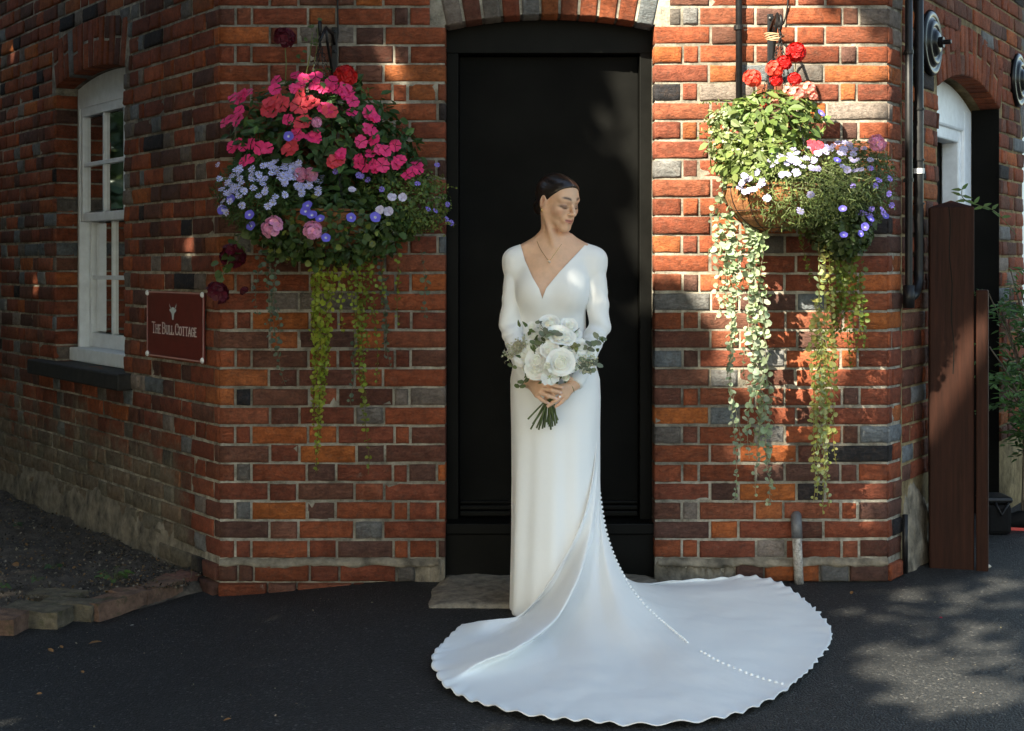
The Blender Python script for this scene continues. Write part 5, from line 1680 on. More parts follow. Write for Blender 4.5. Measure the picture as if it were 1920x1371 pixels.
def fill(lv, dome, n, length, asp, col, shape, v=.3, updir=.4, shell=.35):
    p, nr = dome.sample(n, shell); m = len(p)
    nr2 = unit(nr + rng.normal(size=(m, 3)) * .55 + np.array([0, -.2, .5]))
    d = unit(nr * .6 + rng.normal(size=(m, 3)) * .7 + np.array([0, 0, updir - .3]))
    L_ = length * rng.uniform(.6, 1.3, m)
    lv.add(p, nr2, d, L_, L_ * asp, jitter_col(col, m, v), shape)
G_DARK, G_MID, G_YEL, G_PALE = (.040, .085, .028), (.075, .14, .04), (.16, .21, .035), (.22, .27, .17)
fill(lv, D1, 900, .050, .5, G_DARK, 'oval'); fill(lv, D1t, 120, .042, .45, G_MID, 'oval'); fill(lv, D1r, 330, .045, .5, G_DARK, 'oval')
fill(lv, D1, 250, .045, .5, G_MID, 'oval')
fill(lv, D2, 5200, .026, .13, (.050, .095, .026), 'needle'); fill(lv, D2, 500, .018, .5, G_MID, 'oval')
fill(lv, D3, 2600, .015, .6, (.12, .17, .045), 'oval'); fill(lv, D3, 700, .02, .6, G_MID, 'oval')
fill(lv, D4, 1500, .028, .85, (.05, .085, .022), 'round'); fill(lv, D4, 900, .034, .45, G_DARK, 'oval'); fill(lv, D4, 260, .024, .9, (.16, .19, .04), 'round'); fill(lv, D4, 900, .022, .3, (.10, .13, .08), 'lance')
tag(lv.build('foliage', M['leaf'], Lb), kind='stuff')
# wispy sprays on the right
lv = Leaves()
for i in range(26):
    c0_ = np.array(PT(random.uniform(740, 820), random.uniform(330, 430), -.24)); d0 = np.array([random.uniform(.4, 1), random.uniform(-.5, .2), random.uniform(-.35, .75)]); d0 /= np.linalg.norm(d0)
    L_ = random.uniform(.05, .13); m = 16
    ts = np.linspace(0, 1, m)[:, None]; pts = c0_ + d0 * L_ * ts + np.array([0, 0, -.03]) * ts ** 2
    mb = MB(); mb.tube([Vector(p) for p in pts[::3]], .0007, 3, False); lv.mb_add(mb, (.15, .14, .05))
    lv.add(pts, rng.normal(size=(m, 3)) + np.array([0, -.6, .6]), rng.normal(size=(m, 3)), .013, .008, jitter_col((.16, .20, .05), m), 'oval')
keep(lv.build('wispy_sprays', M['leaf']), Lb)
zp = [(200, 540), (165, 520), (240, 505), (190, 645), (150, 640), (200, 595), (190, 770), (160, 790), (310, 795), (260, 770), (245, 855), (395, 435), (500, 405), (385, 480), (495, 478), (607, 412), (650, 475), (600, 455), (690, 440), (720, 480), (780, 500), (800, 540), (765, 470), (800, 605), (895, 605), (915, 628), (900, 700), (845, 760), (920, 755), (895, 825), (830, 870), (870, 885), (910, 880), (960, 885), (975, 810), (1030, 780), (1055, 860), (1140, 890), (1152, 912), (1095, 940), (740, 830), (510, 720), (580, 740), (605, 728), (650, 580), (455, 640)]
for (x, y) in zp: put_flower('pink', 380 + x / 2.856, y / 2.856, DL, Lb, scale=.84)
for (x, y) in zp[::2]: put_flower('pink', 380 + x / 2.856 + random.uniform(-14, 14), y / 2.856 + random.uniform(-12, 12), DL, Lb, scale=.74)
for (x, y) in [(530, 520), (560, 545), (592, 560), (400, 545), (350, 590), (380, 605), (520, 572), (700, 870), (720, 858), (480, 785), (470, 800), (430, 560), (360, 550), (680, 600), (540, 660)]: put_flower('coral', 380 + x / 2.856, y / 2.856, DL, Lb)
cnt = 0
while cnt < 92:
    u, v_ = random.random(), random.random()
    px = 412 + 190 * u; top = 336 - 40 * math.sin(u * 2.6) + 10 * u
    py = top + (8 + 62 * v_ ** 1.5) * (1 - .45 * u)
    put_flower('daisy', px + random.uniform(-8, 8), py + random.uniform(-10, 14), [D2, D4], Lb, up=.5, tilt=.45, extra=random.uniform(.0, .03)); cnt += 1
for (x, y) in [(390, 1055), (375, 1085), (350, 1105), (300, 1050), (440, 985), (510, 1000), (540, 995), (450, 950), (82, 882), (200, 895), (515, 875)]: put_flower('daisy', 380 + x / 2.856, y / 2.856, DL, Lb, up=.5, tilt=.2, extra=.012)
for (x, y) in [(550, 1130), (585, 1150), (628, 1170), (560, 1100), (795, 1165), (925, 1163), (660, 1273), (150, 1065), (105, 1125), (250, 1150), (258, 1210), (460, 730)]: put_flower('blue', 380 + x / 2.856, y / 2.856, DL, Lb, tilt=.25, extra=.015)
for (x, y) in [(1070, 1060), (950, 1125), (998, 1135), (800, 1018), (1015, 1058)]: put_flower('rosette', 380 + x / 2.856, y / 2.856, DL, Lb, tilt=.2, extra=.012)
for (x, y) in [(835, 938), (885, 965), (710, 920), (960, 1015), (1150, 985), (1205, 1120), (1245, 1130), (1310, 1095), (1305, 1175), (1330, 1195), (850, 945), (1255, 885)]: put_flower('lobelia', 380 + x / 2.856, y / 2.856, DL, Lb, scale=1.3)
for (x, y) in [(525, 935), (580, 935)]: put_flower('pale', 380 + x / 2.856, y / 2.856, DL, Lb, scale=.72, extra=.02)
for (x, y) in [(370, 1215), (590, 1232)]: put_flower('pale', 380 + x / 2.856, y / 2.856, DL, Lb, scale=.95, extra=.03)
put_flower('pale', 380 + 612 / 2.856, 655 / 2.856, DL, Lb, scale=.5, extra=.02)
put_flower('red', 648, 143, DL, Lb, up=.6, scale=1.25)
for (x, y, s_) in [(534, 70, 1.15), (437, 480, 1.35), (408, 548, 1.25), (458, 545, .5)]:
    p = PT(x, y, -.26); ks = FL['dark', random.randrange(2)]
    o = obj('geranium_head', ks); keep(o, Lb); o.location = p; o.rotation_euler = (R(50), 0, random.uniform(0, 6)); o.scale = (s_, s_, s_)
mb = MB()
for (a, b_) in (((534, 80), (535, 160)), ((437, 470), (470, 400)), ((410, 535), (440, 450)), ((597, 45), (585, 150)), ((648, 150), (640, 240)), ((586, 60), (572, 150))):
    p, q = PT(*a, -.26), PT(*b_, -.25); mb = MB(); mb.tube([p, (p + q) / 2 + Vector((.006, -.01, 0)), q], .0021, 5)
    keep(mb.build('flower_stalk', M['stalk']), Lb)
lv = Leaves()
for (x, y, n) in ((440, 460, 10), (420, 500, 8), (470, 440, 14), (520, 470, 16), (585, 45, 5), (585, 85, 6), (560, 108, 6)):
    c = np.array(PT(x, y, -.25)) + rng.normal(size=(n, 3)) * .016
    lv.add(c, rng.normal(size=(n, 3)) * .5 + np.array([0, -.8, .5]), rng.normal(size=(n, 3)), .034 if y > 200 else .02, .032 if y > 200 else .012, jitter_col((.07, .11, .035), n), 'round')
keep(lv.build('geranium_leaves', M['leaf']), Lb)
CJ = (.27, .31, .045)
def V_(parent, pts, Y, **k): return vine(parent, [PT(x, y, Y + dy) for (x, y, dy) in pts], **k)
for (x0, y0, x1, y1, Y, sp_, sz) in [(592, 470, 590, 760, -.20, .017, .020), (603, 465, 596, 888, -.22, .0165, .021), (615, 480, 606, 735, -.19, .018, .020), (628, 470, 612, 690, -.21, .019, .018), (598, 560, 586, 800, -.2, .018, .02),
                                     (640, 455, 641, 625, -.24, .023, .021), (659, 460, 662, 600, -.22, .022, .017), (668, 470, 676, 720, -.20, .018, .019), (684, 480, 688, 660, -.19, .018, .018), (682, 700, 691, 890, -.19, .035, .018),
                                     (700, 480, 708, 725, -.2, .026, .017), (745, 440, 747, 612, -.21, .03, .017), (676, 560, 684, 800, -.19, .022, .018), (620, 520, 604, 780, -.2, .02, .019), (606, 640, 594, 850, -.21, .022, .02), (600, 470, 584, 640, -.23, .017, .02), (612, 600, 600, 820, -.2, .02, .02), (650, 460, 652, 560, -.22, .02, .018), (672, 470, 668, 640, -.21, .019, .019), (690, 470, 696, 600, -.2, .02, .018), (588, 500, 596, 700, -.18, .018, .02), (680, 520, 680, 760, -.2, .022, .018), (720, 470, 716, 580, -.2, .022, .016)]:
    V_(Lb, [(x0, y0, -.02), ((x0 * 2 + x1) / 3, (y0 * 2 + y1) / 3, -.01), ((x0 + 2 * x1) / 3, (y0 + 2 * y1) / 3, .0), (x1, y1, .01)], Y, spacing=sp_, size=sz, col=CJ if x0 < 660 else (.19, .235, .04), sway=.006)
for (x0, y0, x1, y1, Y) in [(500, 440, 512, 660, -.18), (490, 450, 480, 590, -.18), (508, 560, 536, 722, -.16), (520, 450, 500, 610, -.2), (505, 470, 525, 640, -.17), (712, 470, 725, 670, -.1), (720, 520, 730, 690, -.1), (665, 640, 660, 760, -.1), (790, 470, 796, 600, -.12)]:
    V_(Lb, [(x0, y0, -.02), ((x0 + x1) / 2 + random.uniform(-6, 6), (y0 + y1) / 2, 0), (x1, y1, .01)], Y, spacing=.027, size=.021, col=(.12, .155, .11), stem=(.16, .12, .08), sway=.008)
for (x0, y0, x1, y1) in [(590, 452, 540, 490), (600, 440, 560, 470), (660, 430, 700, 450)]:
    V_(Lb, [(x0, y0, -.03), ((x0 + x1) / 2, (y0 + y1) / 2 - 4, -.05), (x1, y1, -.04)], -.28, spacing=.012, size=.015, col=(.22, .24, .05))

# ------------------------------------------------------------------ right basket (in the sun)
bracket(PT(1443, 0, 0).x, tuple(PT(1463, 56, -.27)), PT(1443, 50, 0).z, 'sunlit iron bracket holding the right basket of pale daisies')
Rb = thing('hanging_basket', 'sunlit hanging basket of pale daisies and silver trailers right of the bride', 'flower basket', tuple(PT(1463, 440, -.27)), 'hanging flower baskets')
hookp = PT(1463, 72, -.27); bc = PT(1448, 352, -.24)
bowl(Rb, bc, .195, .175, -.24)
for a in (.9, 2.4, 4.0, 5.5):
    chain(hookp, bc + Vector((.19 * math.cos(a), .19 * math.sin(a), .01)), Rb)
mb = MB(); mb.tube([hookp + Vector((.0, .012 * math.sin(t), .012 * math.cos(t))) for t in np.linspace(0, 6.28, 12, endpoint=False)], .003, 6, closed=True)
keep(mb.build('hook', M['black_iron'], smooth=True), Rb)
mb = MB()
cc = PT(1452, 74, -.25)
for i in range(5): mb.tube([cc + Vector((.028 * math.cos(t) * (1 + .1 * i), .02 * math.sin(t), .007 * math.sin(t + i) + .004 * i)) for t in np.linspace(0, 6.28, 14, endpoint=False)], .0022, 5, closed=True)
keep(mb.build('twine', simple('jute twine', (.38, .27, .16), .9)), Rb)
E1 = Dome(1452, 232, 92, 62, -.23, .17)
E2 = Dome(1508, 350, 146, 78, -.27, .27)
E3 = Dome(1612, 345, 66, 84, -.22, .16)
E4 = Dome(1372, 265, 46, 78, -.20, .12)
E5 = Dome(1575, 420, 62, 66, -.22, .17)
E6 = Dome(1425, 305, 78, 62, -.27, .22)
E7 = Dome(1480, 385, 85, 48, -.30, .19)
EL_ = [E1, E2, E3, E4, E5, E6, E7]
lv = Leaves()
fill(lv, E1, 520, .050, .5, (.12, .175, .05), 'oval'); fill(lv, E6, 420, .045, .5, (.15, .20, .06), 'oval'); fill(lv, E4, 260, .045, .55, (.17, .22, .09), 'oval')
fill(lv, E2, 6500, .024, .14, (.13, .165, .055), 'needle'); fill(lv, E2, 900, .014, .5, (.16, .2, .07), 'oval')
fill(lv, E7, 2600, .022, .14, (.10, .135, .045), 'needle'); fill(lv, E7, 300, .014, .5, (.13, .17, .06), 'oval'); fill(lv, E6, 1500, .02, .2, (.17, .21, .07), 'needle'); fill(lv, E1, 500, .022, .4, (.17, .21, .07), 'oval')
fill(lv, E3, 2600, .016, .5, (.09, .12, .045), 'oval'); fill(lv, E3, 2200, .022, .14, (.10, .13, .05), 'needle')
fill(lv, E5, 1500, .024, .8, (.045, .07, .02), 'round'); fill(lv, E5, 1200, .02, .5, (.05, .075, .03), 'oval')
fill(lv, E4, 300, .02, .9, (.33, .38, .24), 'round'); fill(lv, E6, 250, .018, .6, (.3, .34, .2), 'oval')
tag(lv.build('foliage', M['leaf'], Rb), kind='stuff')
lv = Leaves()
for i in range(44):
    a = random.random()
    c0_ = np.array(PT(random.uniform(1590, 1650), random.uniform(285, 420), -.24)) if a < .6 else np.array(PT(random.uniform(1345, 1420), random.uniform(190, 300), -.24))
    d0 = np.array([random.uniform(.2, 1) * (1 if a < .6 else -1), random.uniform(-.6, .2), random.uniform(-.4, .8)]); d0 /= np.linalg.norm(d0)
    L_ = random.uniform(.04, .10); m = 14
    ts = np.linspace(0, 1, m)[:, None]; pts = c0_ + d0 * L_ * ts + np.array([0, 0, -.02]) * ts ** 2
    mb = MB(); mb.tube([Vector(p) for p in pts[::3]], .0008, 3, False); lv.mb_add(mb, (.2, .2, .08))
    lv.add(pts, rng.normal(size=(m, 3)) + np.array([0, -.6, .6]), rng.normal(size=(m, 3)), .016, .008, jitter_col((.20, .23, .09), m), 'oval')
keep(lv.build('wispy_sprays', M['leaf']), Rb)
for i in range(78):
    u = random.random()
    px = 1385 + 250 * u; py = 335 - 55 * u ** .8 * (1 if u < .8 else .9) + random.uniform(-12, 40) - 20 * math.sin(u * 3.1)
    put_flower('wdaisy', px, py, [E2, E3], Rb, up=.6, tilt=.5, extra=random.uniform(.0, .02), scale=.85)
for (x, y) in [(1438, 372), (1500, 396), (1396, 330), (1520, 365)]: put_flower('wdaisy', x, y, EL_, Rb, extra=.02)
for (x, y) in [(1580, 391), (1582, 440), (1622, 425), (1614, 438), (1633, 410), (1661, 405), (1540, 212), (1570, 300)]: put_flower('blue', x, y, EL_, Rb, scale=.72, extra=.03)
for i in range(14): put_flower('lobelia', random.uniform(1600, 1680), random.uniform(310, 420), [E3], Rb, scale=1.2, extra=.02)
for (x, y, k, s_) in [(1492, 98, 'red', 1.2), (1470, 118, 'red', .9), (1411, 147, 'orange', 1.0), (1452, 130, 'orange', .95), (1455, 150, 'red', .8), (1490, 148, 'red', .8), (1492, 175, 'salmon', 1.0), (1516, 165, 'salmon', .8), (1478, 170, 'salmon', .7), (1452, 192, 'salmon', .55), (1432, 197, 'orange', .35), (1529, 274, 'coralc', 0), (1420, 235, 'salmon', .4), (1382, 250, 'salmon', .3), (1645, 268, 'pale', .95), (1525, 180, 'salmon', .5), (1462, 270, 'salmon', .3)]:
    if k == 'coralc':
        for q in range(3): put_flower('coral', x + q * 6 - 6, y + q % 2 * 6, EL_, Rb, scale=.7, extra=.02)
        continue
    Y = -.30 if k != 'pale' else -.33
    o = obj('flower_head', FL[k, random.randrange(2)]); keep(o, Rb); o.location = PT(x, y, Y); o.rotation_euler = (R(random.uniform(45, 75)), 0, random.uniform(-.5, .5)); o.scale = (s_ * .85,) * 3
mb = MB()
for (a, b_) in (((1411, 158), (1415, 230)), ((1492, 110), (1480, 220)), ((1645, 275), (1628, 315)), ((1452, 140), (1458, 240)), ((1474, 170), (1470, 290)), ((1516, 170), (1490, 260)), ((1560, 330), (1580, 410)), ((1500, 385), (1540, 425))):
    p, q = PT(*a, -.28), PT(*b_, -.26); mb = MB(); mb.tube([p, (p + q) / 2 + Vector((.006, -.01, 0)), q], .0021, 5)
    keep(mb.build('flower_stalk', M['pstalk']), Rb)
SIL = (.29, .35, .24)
for i in range(12):
    x0 = random.uniform(1340, 1445); x1 = 1385 + (x0 - 1385) * .45 + random.uniform(-16, 38); y0 = random.uniform(330, 420); y1 = random.choice([560, 640, 720, 800, 850, 900, 930]) + random.uniform(-20, 20)
    V_(Rb, [(x0, y0, -.03), (x0 * .7 + x1 * .3, y0 * .65 + y1 * .35, -.02), (x0 * .3 + x1 * .7, y0 * .3 + y1 * .7, .0), (x1, y1, .02)], -.24, spacing=.028, size=.025, col=SIL if i % 3 else (.24, .31, .17), stem=(.3, .26, .18), sway=.022)
for (x0, y0, x1, y1) in [(1350, 400, 1330, 480), (1345, 420, 1340, 560), (1365, 420, 1345, 600), (1355, 330, 1332, 420), (1380, 440, 1372, 640), (1410, 600, 1400, 860), (1430, 560, 1440, 880), (1425, 700, 1440, 945)]:
    V_(Rb, [(x0, y0, -.03), ((x0 + x1) / 2 + 5, (y0 + y1) / 2, -.02), (x1, y1, .01)], -.25, spacing=.022, size=.029, col=SIL, stem=(.3, .26, .18), sway=.01)
YC = (.33, .34, .11)
for i, (x0, y0, x1, y1) in enumerate([(1535, 440, 1540, 820), (1545, 450, 1552, 900), (1528, 560, 1535, 860), (1555, 470, 1562, 760), (1540, 600, 1530, 930), (1548, 640, 1545, 965), (1520, 600, 1525, 780), (1560, 620, 1566, 870), (1537, 700, 1552, 950), (1525, 760, 1528, 940), (1532, 560, 1528, 800), (1550, 560, 1548, 830)]):
    V_(Rb, [(x0, y0, -.02), ((x0 * 2 + x1) / 3, (y0 * 2 + y1) / 3, -.01), (x0 / 3 + x1 / 1.5, (y0 + 2 * y1) / 3, 0), (x1, y1, .02)], -.25, spacing=.026, size=.022, col=YC if i % 4 else (.36, .41, .22), stem=(.3, .25, .08), sway=.006)
for i, (x0, y0, x1, y1) in enumerate([(1575, 450, 1572, 620), (1590, 460, 1585, 600), (1600, 455, 1602, 660), (1565, 440, 1560, 640), (1612, 450, 1618, 560), (1605, 560, 1620, 640), (1580, 470, 1580, 590), (1596, 470, 1590, 690), (1610, 520, 1625, 660), (1570, 500, 1560, 700), (1500, 430, 1520, 530), (1584, 460, 1576, 640)]):
    V_(Rb, [(x0, y0, -.02), ((x0 + x1) / 2, (y0 + y1) / 2, -.01), (x1, y1, .01)], -.2, spacing=.019, size=.021, col=(.12, .155, .03), sway=.008)
#@@PART5
# ------------------------------------------------------------------ bouquet
bq = thing('bouquet', 'bouquet of white roses and eucalyptus held in both hands', 'bouquet', tuple(PT(1032, 760, -.70)))
WP, nt, b = mat_new('white petal')
vc_ = N(nt, 'ShaderNodeVertexColor', layer_name='Col'); nt.links.new(vc_.outputs[0], b.inputs['Base Color'])
b.inputs['Roughness'].default_value = .6; b.inputs['Specular IOR Level'].default_value = .2
b.inputs['Subsurface Weight'].default_value = .1; b.inputs['Subsurface Scale'].default_value = .01
def rose_mesh(rad, layers, seed, tint=(.88, .87, .83), deep=(.85, .82, .68)):
    r_ = random.Random(seed); mb = MB()
    for li, (n, rr, hh, op) in enumerate(layers):
        for i in range(n):
            a0 = 2 * math.pi * i / n + li * .7 + r_.uniform(-.15, .15)
            span = 2 * math.pi / n * 1.35 / 2
            nu, nv = 6, 5; vs = []
            lip = r_.uniform(.7, 1.25)
            for v in range(nv):
                t = v / (nv - 1)
                for u in range(nu):
                    uu = (u / (nu - 1) - .5) * 2
                    a = a0 + uu * span * (.55 + .45 * math.sin(min(1, t * 1.3) * 1.57))
                    edge = 1 - .22 * abs(uu) ** 2.5
                    z = hh * t * edge
                    r = rr * (.28 + .72 * math.sin(min(1, t * 1.05) * 1.5)) + op * rr * max(0, t - .62) ** 1.3 * 1.7 * lip + .02 * rr * uu
                    r += .03 * rr * math.sin(uu * 5 + i * 2 + t * 3)
                    vs.append(Vector((r * math.cos(a), r * math.sin(a), z + r_.uniform(-.01, .01) * hh)) * rad)
            f = [(v * nu + u, v * nu + u + 1, (v + 1) * nu + u + 1, (v + 1) * nu + u) for v in range(nv - 1) for u in range(nu - 1)]
            base = len(mb.v); mb.add(vs, f)
            for v in range(nv):
                for u in range(nu):
                    t = v / (nv - 1); k = min(1, t * 1.25) ** .8; kk = r_.uniform(.96, 1.03)
                    mb.c[base + v * nu + u] = tuple((deep[c] * (1 - k) + tint[c] * k) * kk for c in range(3))
    top_ = max(l[2] for l in layers)
    mb.lathe([(layers[-1][1] * .78 * rad, .22 * rad), (.62 * rad * layers[-1][1], .50 * rad), (.42 * rad * layers[-1][1], .68 * rad), (.2 * rad, .80 * top_ * rad), (.07 * rad, .93 * top_ * rad), (.0, .95 * top_ * rad)], Matrix.Identity(4), 14, col=(.84, .82, .72))
    me = mesh_from(mb.v, mb.f, 'rose', mb.c, True); me.materials.append(WP)
    return me
LAY = [(3, .13, .98, .0), (4, .27, .97, .05), (5, .44, .90, .15), (5, .64, .78, .35), (6, .84, .62, .6), (6, 1.0, .46, .9)]
RO = [rose_mesh(1, LAY, i) for i in range(3)] + [rose_mesh(1, LAY[:4], 9, (.86, .86, .77))]
LIS = [rose_mesh(1, [(3, .12, .85, 0), (4, .25, .84, .1), (5, .42, .76, .3), (6, .62, .66, .7), (7, .9, .55, 1.1)], 20 + i, (.88, .87, .84), (.74, .72, .46)) for i in range(2)]
roses = [(1031, 605, 16, 0, .75), (1068, 610, 15, 4, .75), (1003, 631, 15, 1, .72), (1048, 629, 19, 5, .8), (1062, 633, 17, 4, .8), (983, 664, 18, 4, .76), (1006, 676, 18, 2, .80), (1004, 692, 17, 0, .80),
         (1026, 686, 10, 3, .86), (1051, 680, 22, 1, .84), (1030, 655, 15, 2, .82), (1101, 658, 17, 4, .76), (1060, 707, 12, 3, .80), (984, 690, 9, 3, .75), (1088, 650, 14, 5, .78), (1017, 612, 9, 3, .74), (1046, 612, 11, 4, .74), (992, 650, 12, 2, .77), (1078, 690, 11, 3, .80), (1072, 662, 13, 0, .80), (1024, 640, 11, 3, .79), (970, 648, 9, 4, .74), (1090, 672, 12, 5, .79), (1016, 660, 10, 1, .80), (1036, 618, 10, 2, .77), (1080, 625, 11, 5, .74), (996, 612, 9, 4, .72), (1110, 672, 9, 3, .76), (976, 676, 10, 0, .75), (1040, 700, 8, 3, .82), (1068, 690, 9, 2, .82), (992, 704, 8, 3, .77), (1058, 655, 9, 3, .82)]
bqc = PT(1036, 665, -.72)
for (x, y, rp, var, dep) in roses:
    p = PT(x, y, -dep)
    s_ = rp / (F_PX / (p.y - CAM_Y))
    me = (RO + LIS)[var]
    nr = Vector(((p.x - bqc.x) * 5, -1.0, (p.z - bqc.z) * 5 + .32))
    o = obj('rose', me); keep(o, bq); o.location = p + nr.normalized() * (-.35 * s_)
    o.rotation_mode = 'QUATERNION'; o.rotation_quaternion = nr.normalized().to_track_quat('Z', 'Y') @ Quaternion((0, 0, 1), random.uniform(0, 6))
    o.scale = (s_ * .86,) * 3
# daisy-like flower hanging over the hands
fm = flower_mesh('white_flower', .034, 11, .34, WP, .12, (.82, .82, .76), (.42, .42, .20), .26, .0, .3, 77)
o = obj('white_flower', fm); keep(o, bq); o.location = PT(1030, 708, -.835); o.rotation_euler = (R(62), 0, .2)
# core greenery, eucalyptus, filler
lv = Leaves()
m = 260
p = np.array(PT(1035, 663, -.735)) + rng.normal(size=(m, 3)) * np.array([.055, .028, .042])
lv.add(p, rng.normal(size=(m, 3)) + np.array([0, -1, .3]), rng.normal(size=(m, 3)), .032, .014, jitter_col((.13, .17, .07), m), 'lance')
tag(keep(lv.build('greenery', M['leaf']), bq), kind='stuff')
def euc(pts, n, size, col=(.18, .21, .16)):
    lv = Leaves()
    P = cr_resample(np.array([tuple(PT(*q)) for q in pts]), 0, 8); idx = np.linspace(3, len(P) - 1, n).astype(int)
    mb = MB(); mb.tube([Vector(q) for q in P], .0014, 4, False); lv.mb_add(mb, (.14, .12, .07))
    for k, i in enumerate(idx):
        for sg in (-1, 1):
            d = np.array([sg * random.uniform(.3, 1), random.uniform(-.6, .2), random.uniform(-.2, .8)])
            lv.add(P[i], np.array([random.uniform(-.6, .6), -1, random.uniform(-.2, .9)]), d, size * random.uniform(.75, 1.15), size * .62, jitter_col(col, 1, .3)[0], 'round')
    keep(lv.build('eucalyptus_sprig', M['leaf']), bq)
euc([(1075, 670, -.77), (1098, 678, -.80), (1118, 684, -.80)], 6, .030); euc([(1080, 660, -.76), (1108, 650, -.79), (1122, 634, -.78)], 5, .030)
euc([(1070, 690, -.78), (1090, 692, -.80), (1108, 697, -.79)], 5, .028); euc([(1018, 632, -.80), (1028, 624, -.82), (1040, 626, -.82)], 4, .030)
euc([(1000, 640, -.76), (1010, 648, -.81), (1022, 640, -.80)], 4, .024, (.13, .15, .08)); euc([(1072, 655, -.80), (1082, 648, -.82)], 3, .02, (.2, .22, .1)); euc([(1010, 600, -.74), (1016, 612, -.77), (1024, 622, -.78)], 1, .02)
euc([(965, 690, -.74), (955, 678, -.75), (952, 668, -.75)], 2, .022, (.14, .17, .08)); euc([(1000, 700, -.74), (985, 715, -.76), (974, 726, -.76)], 3, .024, (.12, .15, .07))
lv = Leaves()
for i in range(34):
    a = random.uniform(1.6, 3.6); c0_ = np.array(PT(985, 655, -.77)); L_ = random.uniform(.05, .085)
    d0 = np.array([math.cos(a), random.uniform(-.4, .2), math.sin(a) * .8]); ts = np.linspace(.25, 1, 13)[:, None]
    pts = c0_ + d0 * L_ * ts + np.array([0, 0, -.018]) * ts ** 2 + rng.normal(size=(13, 3)) * .002
    mb = MB(); mb.tube([Vector(q) for q in pts[::3]], .0006, 3, False); lv.mb_add(mb, (.4, .36, .24))
    lv.add(pts, rng.normal(size=(13, 3)) + np.array([0, -.8, .5]), rng.normal(size=(13, 3)), .008, .006, jitter_col((.58, .53, .42), 13, .2), 'oval')
for i in range(10):
    c0_ = np.array(PT(random.uniform(1070, 1105), random.uniform(665, 700), -.8)); d0 = np.array([random.uniform(.2, 1), -.3, random.uniform(-1, .5)]); ts = np.linspace(.1, 1, 11)[:, None]
    pts = c0_ + unit(d0) * .045 * ts
    lv.add(pts, rng.normal(size=(11, 3)) + np.array([0, -.8, .5]), rng.normal(size=(11, 3)), .008, .005, jitter_col((.58, .55, .42), 11, .2), 'oval')
keep(lv.build('filler_sprays', M['leaf']), bq)
stem_m = simple('green stems', (.075, .105, .03), .5, nscale=40, namt=.4)
ends = [(990, 786), (995, 805), (999, 795), (1006, 803), (1010, 806), (1013, 798), (1017, 804), (1021, 802), (1025, 792), (1028, 796), (1033, 806), (1036, 800), (1041, 798), (1044, 794), (1046, 788), (1003, 790), (1030, 800), (1039, 790)]
for i, (x, y) in enumerate(ends):
    mb = MB()
    kx = 1032 + (1032 - x) * -.16 + random.uniform(-5, 5)
    q = [PT(1036 - (x - 1020) * .9, 690, -.71 + random.uniform(-.02, .02)), PT(kx, 748, -.692 + random.uniform(-.012, .012)), PT(x, y, -.70 + random.uniform(-.035, .02))]
    mb.tube(q, [.0026, .003, .0034], 7); keep(mb.build('stem', stem_m, smooth=True), bq)

# ------------------------------------------------------------------ soil bed with its broken brick edging
def soil():
    # polygon of the bed: wall foot, edging line
    nx, ny = 90, 70
    vs = []; fs = []
    A_ = [GR(362, 1088), GR(200, 1140), GR(0, 1162), GR(-260, 1185)]
    for j in range(ny + 1):
        v = j / ny
        for i in range(nx + 1):
            u = i / nx * 3; k = min(int(u), 2); e = A_[k].lerp(A_[k + 1], u - k)
            w = W_L.p(.10 + 3.1 * i / nx, 0, -.02)
            p = e.lerp(w, v)
            h = .012 + .05 * math.sin(min(1, v * 2.5) * 1.57) * min(1, (1 - i / nx * .2)) + .014 * math.sin(p.x * 9 + p.y * 4) * math.sin(p.y * 11) + random.uniform(-.006, .006)
            vs.append((p.x, p.y, ground_z(p.x, p.y) - .012 + h * min(1, .1 + 5 * v) * min(1, .1 + i / nx * 14)))
    for j in range(ny):
        for i in range(nx):
            fs.append((j * (nx + 1) + i, (j + 1) * (nx + 1) + i, (j + 1) * (nx + 1) + i + 1, j * (nx + 1) + i + 1))
    return obj('soil_bed', mesh_from(vs, fs, 'soil_bed', smooth=True), M['soil'])
tag(soil(), kind='structure')
edge_m, nt, b = mat_new('old edging brick')
p_ = wpos(nt); vc_ = N(nt, 'ShaderNodeVertexColor', layer_name='Col')
q_ = mix(nt, 1.0, vc_.outputs[0], ramp(nt, noise(nt, 20, 6, .7, p_).outputs[0], [(.3, .45), (.7, 1.5)]).outputs[0], 'MULTIPLY')
q_ = mix(nt, ramp(nt, noise(nt, 13, 5, .7, p_).outputs[0], [(.55, 0), (.68, .8)]).outputs[0], q_, (.05, .055, .018))
q_ = mix(nt, ramp(nt, noise(nt, 40, 5, .7, p_).outputs[0], [(.66, 0), (.74, .6)]).outputs[0], q_, (.25, .21, .16))
nt.links.new(q_, b.inputs['Base Color']); b.inputs['Roughness'].default_value = .95
bump(nt, b, noise(nt, 45, 6, .75, p_).outputs[0], 1.0, .012)
edge_list = [(332, 1082, 12, .105, .21, -24, 1), (293, 1096, 6, .11, .21, -28, 0), (255, 1106, 10, .105, .20, -30, 0), (205, 1122, 14, .13, .23, -28, 0), (140, 1128, 6, .22, .12, -12, 2), (70, 1140, 0, .24, .14, -10, 2), (-10, 1152, 4, .23, .13, -8, 0), (110, 1112, 10, .22, .10, -12, 2)]
